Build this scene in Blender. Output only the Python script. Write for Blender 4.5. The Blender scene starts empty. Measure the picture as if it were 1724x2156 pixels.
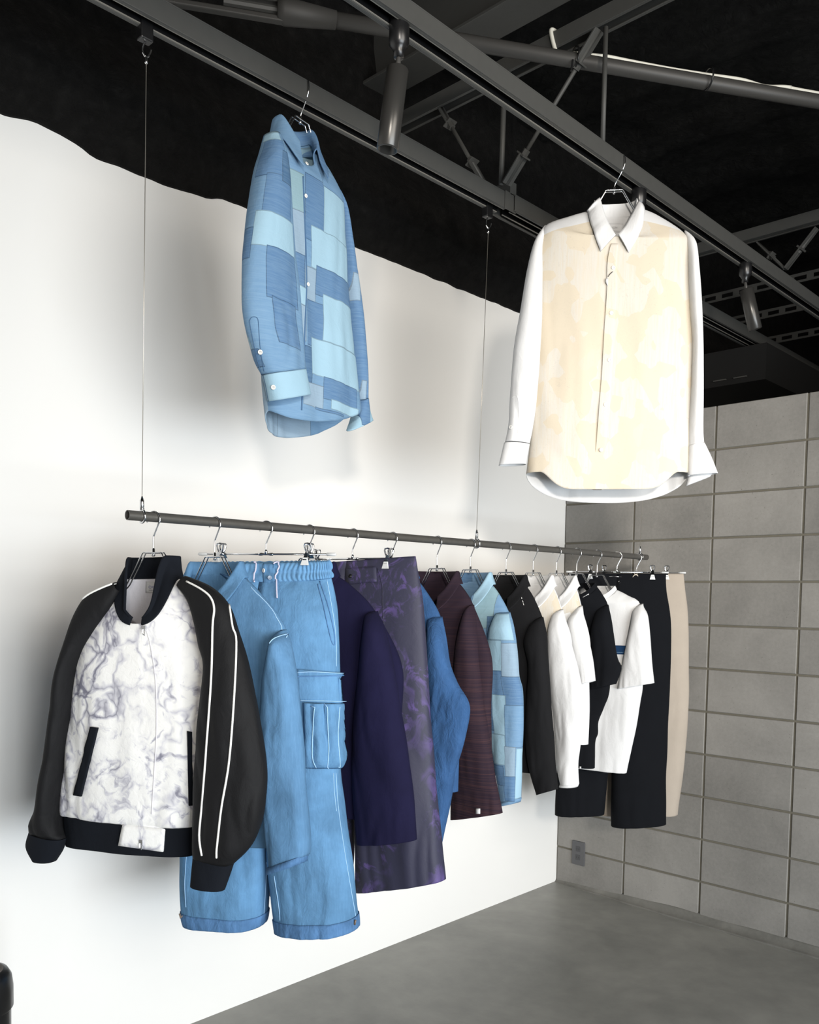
import bpy, bmesh, math, random
from mathutils import Vector, Matrix, noise
from mathutils.bvhtree import BVHTree
random.seed(7)
SC = bpy.context.scene
COL = SC.collection
PI = math.pi
D2R = PI / 180

# ------------------------------------------------------------------ camera
F_PX, CX, CY = 1834.44, 850.525, 1365.105          # focal length and principal point in pixels of the 1724 x 2156 frame
YAW, PITCH, ROLL = .7686, -.0588, .0151
CAM = Vector((2.5792, -3.8568, 1.5091))
_f = Vector((-math.sin(YAW) * math.cos(PITCH), math.cos(YAW) * math.cos(PITCH), math.sin(PITCH)))
_r = _f.cross(Vector((0, 0, 1))).normalized()
_u = _r.cross(_f)
RX = _r * math.cos(ROLL) + _u * math.sin(ROLL)
RY = -_r * math.sin(ROLL) + _u * math.cos(ROLL)
cam_data = bpy.data.cameras.new('camera')
cam = bpy.data.objects.new('camera', cam_data)
COL.objects.link(cam)
m = Matrix((RX, RY, -_f)).transposed().to_4x4()
m.translation = CAM
cam.matrix_world = m
cam_data.sensor_fit = 'HORIZONTAL'
cam_data.sensor_width = 36
cam_data.lens = F_PX * 36 / 1724
cam_data.shift_x = (862 - CX) / 1724
cam_data.shift_y = (CY - 1078) / 1724
cam_data.clip_start = .05
SC.camera = cam

# ------------------------------------------------------------------ light
SC.view_settings.view_transform = 'Standard'
SC.view_settings.look = 'None'
SC.view_settings.gamma = 1
SC.view_settings.use_curve_mapping = False
SC.view_settings.exposure = 0
w = bpy.data.worlds.new('daylight')
SC.world = w
w.use_nodes = True
w.node_tree.nodes['Background'].inputs[0].default_value = (1, .98, .96, 1)
w.node_tree.nodes['Background'].inputs[1].default_value = .2

def area(name, loc, target, sx, sy, power, color, spread=180):
    l = bpy.data.lights.new(name, 'AREA')
    l.shape = 'RECTANGLE'
    l.size, l.size_y = sx, sy
    l.energy = power
    l.color = color
    l.spread = spread * D2R
    o = bpy.data.objects.new(name, l)
    o.location = loc
    o.rotation_euler = (Vector(target) - Vector(loc)).to_track_quat('-Z', 'Y').to_euler()
    COL.objects.link(o)
    return o

area('shopfront_daylight', (5.6, -3.0, .8), (0, -1.6, .4), 4.0, 1.3, 122, (.85, .93, 1), 120)
area('upper_window_daylight', (5.6, -3.2, 2.0), (0, -2.2, 1.7), 3.6, 1.2, 56, (1, .93, .84), 130)  # added warm fill for the upper wall, no window known there
area('high_window_daylight', (5.2, -2.4, 2.9), (0, -1.6, 2.0), 2.4, .6, 11, (1, .93, .84), 90)  # extra high lamp, put in to warm the upper part
area('low_evening_light', (5.0, -5.6, 2.4), (.2, -.2, 1.9), .4, .4, 12.5, (1, .93, .84), 40)

# ------------------------------------------------------------------ helpers
def lin(c):
    return tuple(((x / 255 / 12.92) if x / 255 <= .04045 else ((x / 255 + .055) / 1.055) ** 2.4) for x in c)

def ray(u, v):
    return (RX * ((u - CX) / F_PX) + RY * (-(v - CY) / F_PX) + _f)

def onX(u, v, x):
    d = ray(u, v)
    return CAM + d * ((x - CAM.x) / d.x)

def onY(u, v, y):
    d = ray(u, v)
    return CAM + d * ((y - CAM.y) / d.y)

def onZ(u, v, z):
    d = ray(u, v)
    return CAM + d * ((z - CAM.z) / d.z)

def mesh(name, V, Fc, material=None, parent=None, smooth=True, mats=None, fmat=None, solid=0, loc=None):
    me = bpy.data.meshes.new(name)
    me.from_pydata([tuple(p) for p in V], [], Fc)
    for mm in (mats or ([material] if material else [])):
        me.materials.append(mm)
    if fmat:
        me.polygons.foreach_set('material_index', fmat)
    if smooth:
        me.polygons.foreach_set('use_smooth', [True] * len(me.polygons))
    me.update()
    o = bpy.data.objects.new(name, me)
    COL.objects.link(o)
    if parent:
        o.parent = parent
    if loc:
        o.location = loc
    if solid:
        md = o.modifiers.new('thickness', 'SOLIDIFY')
        md.thickness = solid
        md.offset = -1
        md.use_even_offset = False
    return o

class MB:
    """collects simple solids into one mesh"""
    def __init__(s):
        s.V, s.F = [], []
    def add(s, V, Fc):
        n = len(s.V)
        s.V += [Vector(p) for p in V]
        s.F += [tuple(i + n for i in f) for f in Fc]
    def box(s, a, b, M=None):
        V = [Vector((x, y, z)) for x in (a[0], b[0]) for y in (a[1], b[1]) for z in (a[2], b[2])]
        if M:
            V = [M @ p for p in V]
        s.add(V, [(0, 1, 3, 2), (4, 6, 7, 5), (0, 4, 5, 1), (2, 3, 7, 6), (0, 2, 6, 4), (1, 5, 7, 3)])
    def tube(s, pts, r, n=10, caps=True, closed=False):
        pts = [Vector(p) for p in pts]
        rs = r if isinstance(r, (list, tuple)) else [r] * len(pts)
        N = len(pts)
        V, Fc = [], []
        up = None
        for i, p in enumerate(pts):
            a = pts[(i - 1) % N] if (closed or i > 0) else p
            b = pts[(i + 1) % N] if (closed or i < N - 1) else p
            t = (b - a).normalized()
            if up is None:
                up = t.orthogonal().normalized()
            up = (up - t * up.dot(t))
            up = up.normalized() if up.length > 1e-6 else t.orthogonal().normalized()
            sd = t.cross(up)
            for k in range(n):
                an = 2 * PI * k / n
                V.append(p + (up * math.cos(an) + sd * math.sin(an)) * rs[i])
        for i in range(N if closed else N - 1):
            for k in range(n):
                j = (i + 1) % N
                Fc.append((i * n + k, i * n + (k + 1) % n, j * n + (k + 1) % n, j * n + k))
        if caps and not closed:
            Fc.append(tuple(range(n - 1, -1, -1)))
            Fc.append(tuple((N - 1) * n + k for k in range(n)))
        s.add(V, Fc)
    def lathe(s, prof, M, n=20):
        V, Fc = [], []
        for r, z in prof:
            for k in range(n):
                an = 2 * PI * k / n
                V.append(M @ Vector((r * math.cos(an), r * math.sin(an), z)))
        for i in range(len(prof) - 1):
            for k in range(n):
                Fc.append((i * n + k, i * n + (k + 1) % n, (i + 1) * n + (k + 1) % n, (i + 1) * n + k))
        Fc.append(tuple(range(n - 1, -1, -1)))
        Fc.append(tuple((len(prof) - 1) * n + k for k in range(n)))
        s.add(V, Fc)
    def build(s, name, material, parent=None, smooth=False, bevel=0, auto=True, loc=None):
        o = mesh(name, s.V, s.F, material, parent, smooth, loc=loc)
        if bevel:
            md = o.modifiers.new('bevel', 'BEVEL')
            md.width = bevel
            md.segments = 2
        return o

def empty(name, loc, rz=0, label=None, cat=None, group=None):
    o = bpy.data.objects.new(name, None)
    o.empty_display_size = .05
    o.location = loc
    o.rotation_euler = (0, 0, rz)
    COL.objects.link(o)
    if label:
        tag(o, label, cat, group)
    return o

def tag(o, label, cat, group=None, kind=None):
    o['label'] = label
    o['category'] = cat
    if group:
        o['group'] = group
    if kind:
        o['kind'] = kind
    return o

def structure(o):
    o['kind'] = 'structure'
    return o

def mid_origin(pts):
    return sum((Vector(p) for p in pts), Vector()) / len(pts)

def rebase(o):
    """move a top-level mesh's origin to the middle of its base"""
    vs = [v.co.copy() for v in o.data.vertices]
    c = Vector(((min(v.x for v in vs) + max(v.x for v in vs)) / 2, (min(v.y for v in vs) + max(v.y for v in vs)) / 2, min(v.z for v in vs)))
    o.data.transform(Matrix.Translation(-c))
    o.location = o.location + c
    return o

# ---- node materials
class NT:
    def __init__(s, name):
        s.m = bpy.data.materials.new(name)
        s.m.use_nodes = True
        s.t = s.m.node_tree
        s.b = s.t.nodes['Principled BSDF']
    def n(s, typ, **kw):
        nd = s.t.nodes.new(typ)
        for k, v in kw.items():
            if k.startswith('i_'):
                key = k[2:]
                key = int(key) if key.isdigit() else key.replace('_', ' ')
                s.set(nd.inputs[key], v)
            else:
                setattr(nd, k, v)
        return nd
    def set(s, inp, v):
        if isinstance(v, bpy.types.NodeSocket):
            s.t.links.new(v, inp)
        else:
            inp.default_value = v
    def math(s, op, a, b=0, c=0):
        nd = s.n('ShaderNodeMath', operation=op)
        s.set(nd.inputs[0], a)
        s.set(nd.inputs[1], b)
        s.set(nd.inputs[2], c)
        return nd.outputs[0]
    def mix(s, f, a, b, blend='MIX'):
        nd = s.n('ShaderNodeMix', data_type='RGBA', blend_type=blend)
        s.set(nd.inputs[0], f)
        for k, v in ((6, a), (7, b)):
            s.set(nd.inputs[k], (v if isinstance(v, bpy.types.NodeSocket) else (*v[:3], 1)))
        return nd.outputs[2]
    def obj(s):
        return s.n('ShaderNodeTexCoord').outputs['Object']
    def mapping(s, vec, scale=(1, 1, 1), loc=(0, 0, 0), rot=(0, 0, 0)):
        nd = s.n('ShaderNodeMapping')
        s.set(nd.inputs[0], vec)
        nd.inputs['Scale'].default_value = scale
        nd.inputs['Location'].default_value = loc
        nd.inputs['Rotation'].default_value = rot
        return nd.outputs[0]
    def noise(s, vec, scale, detail=4, rough=.55, dist=0):
        nd = s.n('ShaderNodeTexNoise')
        s.set(nd.inputs['Vector'], vec)
        nd.inputs['Scale'].default_value = scale
        nd.inputs['Detail'].default_value = detail
        nd.inputs['Roughness'].default_value = rough
        nd.inputs['Distortion'].default_value = dist
        return nd.outputs['Fac']
    def ramp(s, f, stops, interp='LINEAR'):
        nd = s.n('ShaderNodeValToRGB')
        cr = nd.color_ramp
        cr.interpolation = interp
        while len(cr.elements) < len(stops):
            cr.elements.new(.5)
        for e, (p, c) in zip(cr.elements, stops):
            e.position = p
            e.color = (*c[:3], 1) if not isinstance(c, (int, float)) else (c, c, c, 1)
        s.set(nd.inputs[0], f)
        return nd.outputs[0]
    def bump(s, h, strength=.3, dist=.002):
        nd = s.n('ShaderNodeBump')
        nd.inputs['Strength'].default_value = strength
        nd.inputs['Distance'].default_value = dist
        s.set(nd.inputs['Height'], h)
        s.t.links.new(nd.outputs[0], s.b.inputs['Normal'])
    def out(s, color=None, rough=.8, metal=0, spec=.3, sheen=0):
        if color is not None:
            s.set(s.b.inputs['Base Color'], color if isinstance(color, bpy.types.NodeSocket) else (*color[:3], 1))
        s.set(s.b.inputs['Roughness'], rough)
        s.b.inputs['Metallic'].default_value = metal
        s.b.inputs['Specular IOR Level'].default_value = spec
        s.b.inputs['Sheen Weight'].default_value = sheen
        return s.m

def plain(name, rgb, rough=.6, metal=0, spec=.4, vary=0, scale=20, bump=0):
    t = NT(name)
    c = lin(rgb)
    col = c
    if vary or bump:
        f = t.noise(t.obj(), scale)
        if vary:
            col = t.mix(f, tuple(x * (1 - vary) for x in c), tuple(min(1, x * (1 + vary)) for x in c))
        if bump:
            t.bump(f, bump, .004)
    return t.out(col, rough, metal, spec)

def fabric(name, rgb, vary=.12, weave=1100, bump=.12, slub=0, sheen=0, rough=.9, spec=.15, wr=.25, k=.64):
    """woven cloth: fine weave bump, soft mottling, small wrinkles, optional slub streaks"""
    t = NT(name)
    c = tuple(x * k for x in lin(rgb))
    ob = t.obj()
    big = t.noise(ob, 9, 5, .6)
    col = t.mix(t.ramp(big, [(.3, 0.), (.7, 1.)]), tuple(x * (1 - vary) for x in c), tuple(min(1, x * (1 + vary)) for x in c))
    if slub:
        st = t.noise(t.mapping(ob, (260, 260, 14)), 1, 3, .6)
        col = t.mix(t.math('MULTIPLY', t.ramp(st, [(.45, 0.), (.75, 1.)]), slub), col, tuple(min(1, x * 1.7 + .05) for x in c))
    wv = t.noise(ob, weave, 1, .5)
    wr1 = t.math('ADD', t.noise(t.mapping(ob, (1, 1, .6)), 26, 4, .6, .6), t.math('MULTIPLY', t.noise(t.mapping(ob, (1, 1, .35), rot=(0, .25, 0)), 9, 2, .5, .8), 2.2))
    h = t.math('ADD', t.math('MULTIPLY', wv, .10), t.math('MULTIPLY', wr1, wr * 4))
    t.bump(h, min(1, bump * 3), .005)
    return t.out(col, rough, 0, spec, sheen)

M_CHROME = plain('polished_chrome', (225, 226, 228), .12, 1)
M_STEEL = plain('dark_steel_pipe', (88, 86, 82), .38, .35, .5, .15, 60)
M_BLACKM = plain('black_painted_metal', (66, 66, 64), .55, 0, .4, .1, 30)
M_BLACKP = plain('black_plastic', (22, 22, 23), .3, 0, .5)
M_GREYL = plain('grey_track_lip', (120, 117, 110), .5, 0, .4)
M_WIRE = plain('steel_cable', (205, 200, 190), .35, .8)
# ------------------------------------------------------------------ the room
FZ = .01
def concrete(name, lo, hi, scale, rough, spec, bump):
    t = NT(name)
    ob = t.obj()
    a = t.noise(ob, scale, 6, .6, .4)
    b = t.noise(ob, scale * 7, 4, .6)
    f = t.math('ADD', t.math('MULTIPLY', a, .75), t.math('MULTIPLY', b, .25))
    col = t.ramp(f, [(.3, lin(lo)), (.7, lin(hi))])
    t.bump(t.noise(ob, 130, 4, .7), bump, .002)
    return t.out(col, rough, 0, spec)

M_FLOOR = concrete('polished_concrete', (118, 118, 114), (158, 157, 151), 1.6, .42, .35, .05)
mb = MB()
mb.box((0, -7, FZ - .1), (7, 4, FZ))
structure(mb.build('floor', M_FLOOR))

# white wall: its top follows the rough lower edge of the sprayed girder
EDGE = [(0, 240), (70, 257), (130, 285), (165, 308), (195, 332), (250, 351), (297, 372), (350, 392), (400, 408), (425, 413),
        (440, 419), (465, 418), (520, 441), (640, 483), (740, 518), (800, 541), (1000, 622), (1095, 660)]
pts = [onX(u, v, 0) for u, v in EDGE]
prof = [(-7.0, pts[0].z + .03), (-3.4, pts[0].z + .01)] + [(p.y, p.z) for p in pts] + [(4.0, 2.872)]
M_WALL = plain('white_painted_wall', (238, 236, 232), .85, 0, .15, .01, 3)
V, Fc = [], []
for x in (0, -.15):
    for y, z in prof:
        V += [(x, y, 0), (x, y, z + .06)]
n = len(prof) * 2
for i in range(len(prof) - 1):
    a = i * 2
    Fc += [(a, a + 1, a + 3, a + 2), (n + a, n + a + 2, n + a + 3, n + a + 1), (a + 1, n + a + 1, n + a + 3, a + 3)]
Fc += [(0, n, n + 1, 1)]
structure(mesh('wall_left', V, Fc, M_WALL, smooth=False))

# sprayed black girder above it
def sprayed(name, base=(31, 30, 29)):
    t = NT(name)
    ob = t.obj()
    f = t.noise(ob, 16, 8, .68, .5)
    col = t.ramp(f, [(.3, lin([x * .6 for x in base])), (.75, lin([x * 1.15 for x in base]))])
    t.bump(t.noise(ob, 22, 8, .7, .8), 1, .06)
    return t.out(col, .9, 0, .15)
M_SPRAY = sprayed('sprayed_black_coating')
def lerp_prof(y):
    for (a, za), (b, zb) in zip(prof, prof[1:]):
        if a <= y <= b:
            return za + (zb - za) * (y - a) / (b - a)
    return prof[-1][1]
V, Fc = [], []
NY, NZ = 420, 26
for i in range(NY + 1):
    y = -6 + 9.5 * i / NY
    z0 = lerp_prof(y) + .006 * noise.noise((0, y * 14, 3))
    for k in range(NZ + 1):
        q = k / NZ
        z = z0 + (3.80 - z0) * q
        out = .012 + .11 * min(1, q * 9) if q < .24 else .125 - .075 * min(1, (q - .24) * 8)
        out += .035 * noise.noise((y * 2.2, z * 3, 9)) * min(1, q * 6) + .014 * noise.noise((y * 9, z * 9, 1)) * min(1, q * 8)
        V.append((max(.004, out), y, z))
for i in range(NY):
    for k in range(NZ):
        a = i * (NZ + 1) + k
        Fc.append((a, a + NZ + 1, a + NZ + 2, a + 1))
n0 = len(V)
for i in range(NY + 1):                       # underside back to the wall
    p = V[i * (NZ + 1)]
    V.append((-.02, p[1], p[2]))
for i in range(NY):
    Fc.append((i * (NZ + 1), n0 + i, n0 + i + 1, (i + 1) * (NZ + 1)))
structure(mesh('trim_1', V, Fc, M_SPRAY))

# ceiling: rough sprayed deck with shallow ribs
V, Fc = [], []
NX, NY = 170, 240
for i in range(NX + 1):
    x = -.1 + 7 * i / NX
    for j in range(NY + 1):
        y = -6.5 + 10.5 * j / NY
        rib = .035 * (math.sin(y * 2 * PI / .6) > .2)
        z = 3.74 - rib + .05 * noise.noise((x * 1.1, y * 1.3, 0)) + .03 * noise.noise((x * 5, y * 5, 4))
        V.append((x, y, z))
for i in range(NX):
    for j in range(NY):
        a = i * (NY + 1) + j
        Fc.append((a, a + 1, a + NY + 2, a + NY + 1))
structure(mesh('ceiling', V, Fc, sprayed('sprayed_black_ceiling', (34, 34, 33))))

# block wall, stack bond, recessed mortar
def block_mat():
    t = NT('concrete_block')
    ob = t.obj()
    a = t.noise(ob, 2.6, 5, .6, .3)
    b = t.noise(ob, 70, 4, .7)
    per = t.n('ShaderNodeTexWhiteNoise', noise_dimensions='3D')
    sn = t.n('ShaderNodeVectorMath', operation='SNAP')
    t.set(sn.inputs[0], t.mapping(ob, loc=(.0012, 0, 0)))
    sn.inputs[1].default_value = (.4, 9, .2)
    t.t.links.new(sn.outputs[0], per.inputs[0])
    f = t.math('ADD', t.math('MULTIPLY', a, .6), t.math('MULTIPLY', b, .25))
    f = t.math('ADD', f, t.math('MULTIPLY', per.outputs[0], .15))
    col = t.ramp(f, [(.3, lin((118, 116, 112))), (.7, lin((154, 151, 146)))])
    pits = t.ramp(t.noise(ob, 160, 2, .5), [(.24, 0.), (.3, 1.)])
    col = t.mix(pits, lin((96, 93, 86)), col)
    h = t.math('ADD', t.math('MULTIPLY', t.noise(ob, 210, 3, .7), .5), t.math('MULTIPLY', pits, .5))
    t.bump(h, .35, .002)
    return t.out(col, .9, 0, .2)
M_BLOCK = block_mat()
M_MORTAR = plain('mortar', (112, 108, 97), .95, 0, .1, .12, 40, .3)
mb = MB()
W0 = .3988
TOP = 2.40
mm = MB()
mm.box((0.001, .006, 0), (6.5, .115, TOP - .006))
bl = MB()
for k in range(-1, 15):
    for r in range(12):
        x0, x1 = max(.006, W0 + .4 * k + .0045), W0 + .4 * (k + 1) - .0045
        z0, z1 = max(FZ, .2 * r + .0045), .2 * (r + 1) - .0045
        dy = random.uniform(-.0012, .0012)
        c = .0025
        y0, y1 = dy, .12
        V = [(x0, y0 + c, z0), (x1, y0 + c, z0), (x1, y0 + c, z1), (x0, y0 + c, z1),
             (x0 + c, y0, z0 + c), (x1 - c, y0, z0 + c), (x1 - c, y0, z1 - c), (x0 + c, y0, z1 - c),
             (x0, y1, z0), (x1, y1, z0), (x1, y1, z1), (x0, y1, z1)]
        bl.add(V, [(4, 5, 6, 7), (0, 1, 5, 4), (1, 2, 6, 5), (2, 3, 7, 6), (3, 0, 4, 7), (0, 8, 9, 1), (1, 9, 10, 2), (2, 10, 11, 3), (3, 11, 8, 0), (8, 11, 10, 9)])
nF = len(bl.F)
bl.add(mm.V, mm.F)
structure(mesh('wall_back', bl.V, bl.F, mats=[M_BLOCK, M_MORTAR], fmat=[0] * nF + [1] * len(mm.F), smooth=False))
# mortar fillet along the foot of the block wall
V, Fc = [], []
pr = [(-.05, FZ), (-.032, FZ + .004), (-.014, FZ + .013), (-.004, FZ + .030), (.004, FZ + .044), (.004, FZ)]
NB = 160
for i in range(NB + 1):
    x = .002 + 6.3 * i / NB
    k = (1 + .18 * noise.noise((x * 5, 0, 0))) * (.3 + .7 * min(1, x / .6))
    for y, z in pr:
        V.append((x, y * k if y < 0 else y, FZ + (z - FZ) * k))
q = len(pr)
for i in range(NB):
    for j in range(q):
        Fc.append((i * q + j, i * q + (j + 1) % q, (i + 1) * q + (j + 1) % q, (i + 1) * q + j))
structure(mesh('baseboard_back', V, Fc, concrete('floor_fillet', (98, 97, 92), (128, 126, 120), 6, .7, .2, .1)))

# the dark space behind the low block wall
M_DARK = plain('black_painted_board', (26, 26, 26), .8, 0, .2, .1, 12)
mb = MB()
mb.box((-.1, 3.4, 0), (6.8, 3.55, 3.9))
structure(mb.build('wall_far', M_DARK))
# dropped bulkhead with two air grilles
def zx(u, v, y):
    p = onY(u, v, y)
    return p.x, p.z
YB = .62
bx1, bz0 = zx(1611, 798, YB)
mb = MB()
mb.box((.14, YB, bz0), (bx1, YB + 1.25, 2.82))
mb.box((bx1 - 1.0, YB - .001, bz0 + .14), (bx1 - .996, YB + .003, 2.81))
structure(mb.build('trim_2', M_DARK))
for i, (u, v) in enumerate(((1516, 803), (1559, 796))):
    p = onY(u, v, YB)
    mb = MB()
    mb.box((-.035, -.012, 0), (.035, 0, .007))
    o = mb.build('pull_handle', M_BLACKM, loc=(p.x, YB, p.z), bevel=.002)
    tag(o, ['thin grey edge pull on the black bulkhead, the one nearer the white shirt', 'thin grey edge pull on the black bulkhead, the one farther from the white shirt'][i], 'handle', 'edge pulls on the bulkhead')

# wall socket
oz = onY(1218.5, 1794.5, 0)
sock = empty('wall_socket', (oz.x, 0, oz.z - .065), 0, 'dark grey double power socket low on the block wall', 'socket')
M_SOCK = plain('grey_socket_plastic', (88, 88, 90), .45, 0, .4)
mb = MB()
mb.box((-.037, -.009, 0), (.037, .004, .124))
mb.build('cover_plate', M_SOCK, sock, bevel=.002)
for zc in (.040, .084):
    mb = MB()
    mb.box((-.013, -.0105, zc - .014), (.013, -.006, zc + .014))
    f = mb.build('outlet', plain('grey_outlet_face', (74, 74, 76), .4), sock, bevel=.001)
    for sx in (-.006, .006):
        mb = MB()
        mb.box((sx - .0012, -.0108, zc - .004), (sx + .0012, -.0095, zc + .004))
        mb.build('slot', M_BLACKP, f)

# ------------------------------------------------------------------ overhead steel
def c_channel(name, axis, a, b, lo, hi, z0, z1, label, group=None, track=True, mat=M_BLACKM):
    """downward-open lipped channel running along x or y"""
    t, lip = .0035, .011
    root = empty(name, ((lo + hi) / 2, (a + b) / 2, z0) if axis == 'y' else ((a + b) / 2, (lo + hi) / 2, z0), 0, label, 'steel beam', group)
    c = (lo + hi) / 2
    w = (hi - lo) / 2
    L = (b - a) / 2
    def bx(mbx, u0, u1, zz0, zz1, e0=-L, e1=L):
        if axis == 'y':
            mbx.box((u0, e0, zz0), (u1, e1, zz1))
        else:
            mbx.box((e0, u0, zz0), (e1, u1, zz1))
    mb = MB()
    h = z1 - z0
    bx(mb, -w, w, h - t, h)
    bx(mb, -w, -w + t, 0, h - t)
    bx(mb, w - t, w, 0, h - t)
    bx(mb, -w + t, -w + lip, 0, t)
    bx(mb, w - lip, w - t, 0, t)
    mb.build('channel', mat, root, bevel=.001)
    if track:
        mb = MB()
        bx(mb, -.0165, -.0135, .003, h - .008)
        bx(mb, .0135, .0165, .003, h - .008)
        bx(mb, -.0135, .0135, h - .012, h - .006)
        mb.build('lighting_track', M_BLACKP, root)
        mb = MB()
        bx(mb, -.0172, -.0135, .001, .003)
        bx(mb, .0135, .0172, .001, .003)
        mb.build('track_lip', M_GREYL, root)
    return root

B1 = (.631, .690)
B2 = (1.056, 1.115)
c_channel('ceiling_beam', 'y', -5.5, -1.43, B1[0], B1[1], 2.838, 2.892, 'black steel channel beam carrying the hanging rail, nearer the white wall', 'parallel channel beams')
c_channel('ceiling_beam', 'y', -5.5, 3.0, B2[0], B2[1], 2.838, 2.888, 'black steel channel beam carrying the cream fronted shirt', 'parallel channel beams')
o = c_channel('ceiling_beam', 'y', -1.40, 3.0, B1[0] - .012, B1[1] + .012, 2.838, 2.892, 'black steel channel beam continuing past the splice toward the block wall', 'parallel channel beams')

ya = onZ(1005, 193.6, 3.235).y
c_channel('ceiling_joist', 'x', .0, 6.3, ya - .025, ya + .03, 3.235, 3.285, 'black steel joist crossing above both beams, held by tie rods', 'cross joists', False)
yc = onZ(1580, 507, 3.235).y
c_channel('ceiling_joist', 'x', .0, 6.3, yc - .025, yc + .03, 3.235, 3.285, 'black steel joist crossing beyond the block wall at right', 'cross joists', False)
y0, y1 = onZ(800, 156, 3.45).y, onZ(820, 209, 3.45).y
g = empty('roof_girder', (3.2, (y0 + y1) / 2, 3.45), 0, 'wide black roof girder crossing behind the long spotlight', 'steel beam')
mb = MB()
hw = max(.06, abs(y1 - y0) / 2)
mb.box((-3.2, -hw, 0), (3.1, hw, .012))
mb.build('flange', M_BLACKM, g, bevel=.002)
mb = MB()
mb.box((-3.2, -.005, .012), (3.1, .005, .28))
mb.build('web', M_BLACKM, g)
def slotted(u0, v0, z, label):
    y = onZ(u0, v0, z).y
    r = empty('slotted_channel', (3.2, y, z), 0, label, 'cable tray', 'slotted channels beyond the block wall')
    mb = MB()
    mb.box((-3.0, -.002, 0), (3.0, .002, .012))
    mb.box((-3.0, -.002, .034), (3.0, .002, .046))
    for k in range(60):
        mb.box((-3.0 + k * .1, -.002, .012), (-2.965 + k * .1, .002, .034))
    mb.box((-3.0, -.002, .046), (3.0, .04, .049))
    mb.build('perforated_side', M_BLACKM, r)
slotted(1600, 614, 3.22, 'black perforated channel behind the far spotlight, upper of three')
slotted(1640, 664, 3.20, 'black perforated channel behind the far spotlight, middle of three')
slotted(1690, 712, 3.18, 'black perforated channel low over the block wall, lowest of three')

def rod(name, p, q, r, label, cat='tie rod', group='tie rods between beams and joists', plates=True):
    p, q = Vector(p), Vector(q)
    root = empty(name, p if p.z < q.z else q, 0, label, cat, group)
    o = root.location
    mb = MB()
    mb.tube([p - o, q - o], r, 8)
    mb.build('rod', M_BLACKM, root, smooth=True)
    d = (q - p).normalized()
    if plates:
        for e, s in ((p, 1), (q, -1)):
            c = e + d * s * .05
            M = Matrix.Translation(c - o) @ d.to_track_quat('Z', 'Y').to_matrix().to_4x4()
            mb = MB()
            mb.box((-.022, -.003, -.05), (.022, .003, .05), M)
            mb.box((-.02, -.018, .045 * s), (.02, .018, .05 * s), M)
            mb.build('bracket_plate', M_BLACKM, root, bevel=.001)
            mb = MB()
            mb.lathe([(.012, -.012), (.012, .012)], M @ Matrix.Translation((0, 0, .056 * s)), 6)
            mb.build('nut', M_BLACKM, root)
    return root
r1 = onX(1277, 312, 1.095)
rod('tie_rod', (1.095, ya, 2.888), (1.095, ya, 3.235), .0075, 'vertical black rod above the cream fronted shirt', plates=False)
rod('tie_rod', onY(1055, 390, ya), onY(1062, 160, ya), .009, 'vertical black rod rising from the beam splice', plates=False)
rod('tie_rod', onY(1066, 388, ya), onY(1262, 62, ya), .007, 'slanted black rod from the splice up to the right')
rod('tie_rod', onY(1018, 385, ya), onY(925, 222, ya), .007, 'slanted black rod from the splice up to the left')
rod('tie_rod', onY(1596, 512, yc - .02), onY(1652, 566, yc - .02), .007, 'slanted black rod beyond the block wall, falling to the right')
rod('tie_rod', onY(1720, 480, yc - .02), onY(1654, 566, yc - .02), .007, 'slanted black rod beyond the block wall, falling to the left')
# splice plate where the two lengths of beam meet
p = Vector((.66, -1.415, 2.834))
mb = MB()
mb.box((-.034, -.03, 0), (-.0305, .03, .06))
mb.box((.0305, -.03, 0), (.034, .03, .06))
mb.box((-.034, -.004, .055), (.034, .03, .1))
tag(mb.build('splice_bracket', M_BLACKM, bevel=.001, loc=p), 'black splice bracket joining two lengths of channel beam', 'bracket')

# diagonal brace pipe, its turnbuckle, and the pale cable tied on it
ZB = 3.18
pa, pb = onZ(620, 28, ZB), onZ(1724, 214, ZB)
d = (pb - pa).normalized()
root = empty('brace_pipe', pa, 0, 'dark grey diagonal brace pipe under the ceiling with forked end', 'pipe')
mb = MB()
mb.tube([Vector(), (pb - pa) + d * 1.5], .0215, 16)
mb.build('pipe', plain('dark_grey_painted_pipe', (58, 57, 55), .5, 0, .4), root, smooth=True)
mb = MB()
pl = onZ(400, 0, ZB) - pa
M = Matrix.Translation((0, 0, 0)) @ (-d).to_track_quat('Z', 'Y').to_matrix().to_4x4()
mb.lathe([(.0225, -.12), (.024, -.12), (.034, 0), (.036, .03), (.03, .05), (.012, .05)], M, 16)
mb.build('socket_end', plain('cast_iron_black', (52, 51, 49), .6), root, smooth=True)
mb = MB()
for s in (-1, 1):
    mb.box((-.012, s * .026 - .008, .03), (.012, s * .026 + .008, .34), M)
mb.box((-.013, -.034, .33), (.013, .034, .40), M)
mb.build('fork', plain('cast_iron_fork', (52, 51, 49), .6), root, bevel=.004)
mb = MB()
mb.lathe([(.011, .045), (.011, .20)], M, 8)
mb.build('threaded_end', M_BLACKM, root)
mb = MB()
mb.tube([M @ Vector((0, 0, .39)), M @ Vector((0, 0, 1.6))], .013, 10)
mb.build('brace_rod', M_BLACKM, root, smooth=True)
M_CABLE = plain('pale_cable_sheath', (205, 203, 192), .5)
cp = [(1159, 70), (1162, 84), (1172, 97), (1190, 107), (1215, 113), (1240, 116), (1280, 120), (1310, 126), (1350, 134), (1420, 147), (1490, 158), (1560, 168), (1610, 182), (1660, 184), (1724, 197)]
cpts = [onZ(u, v, ZB + .028) for u, v in cp]
q0 = onY(1160, 68, ya - .03)
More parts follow.
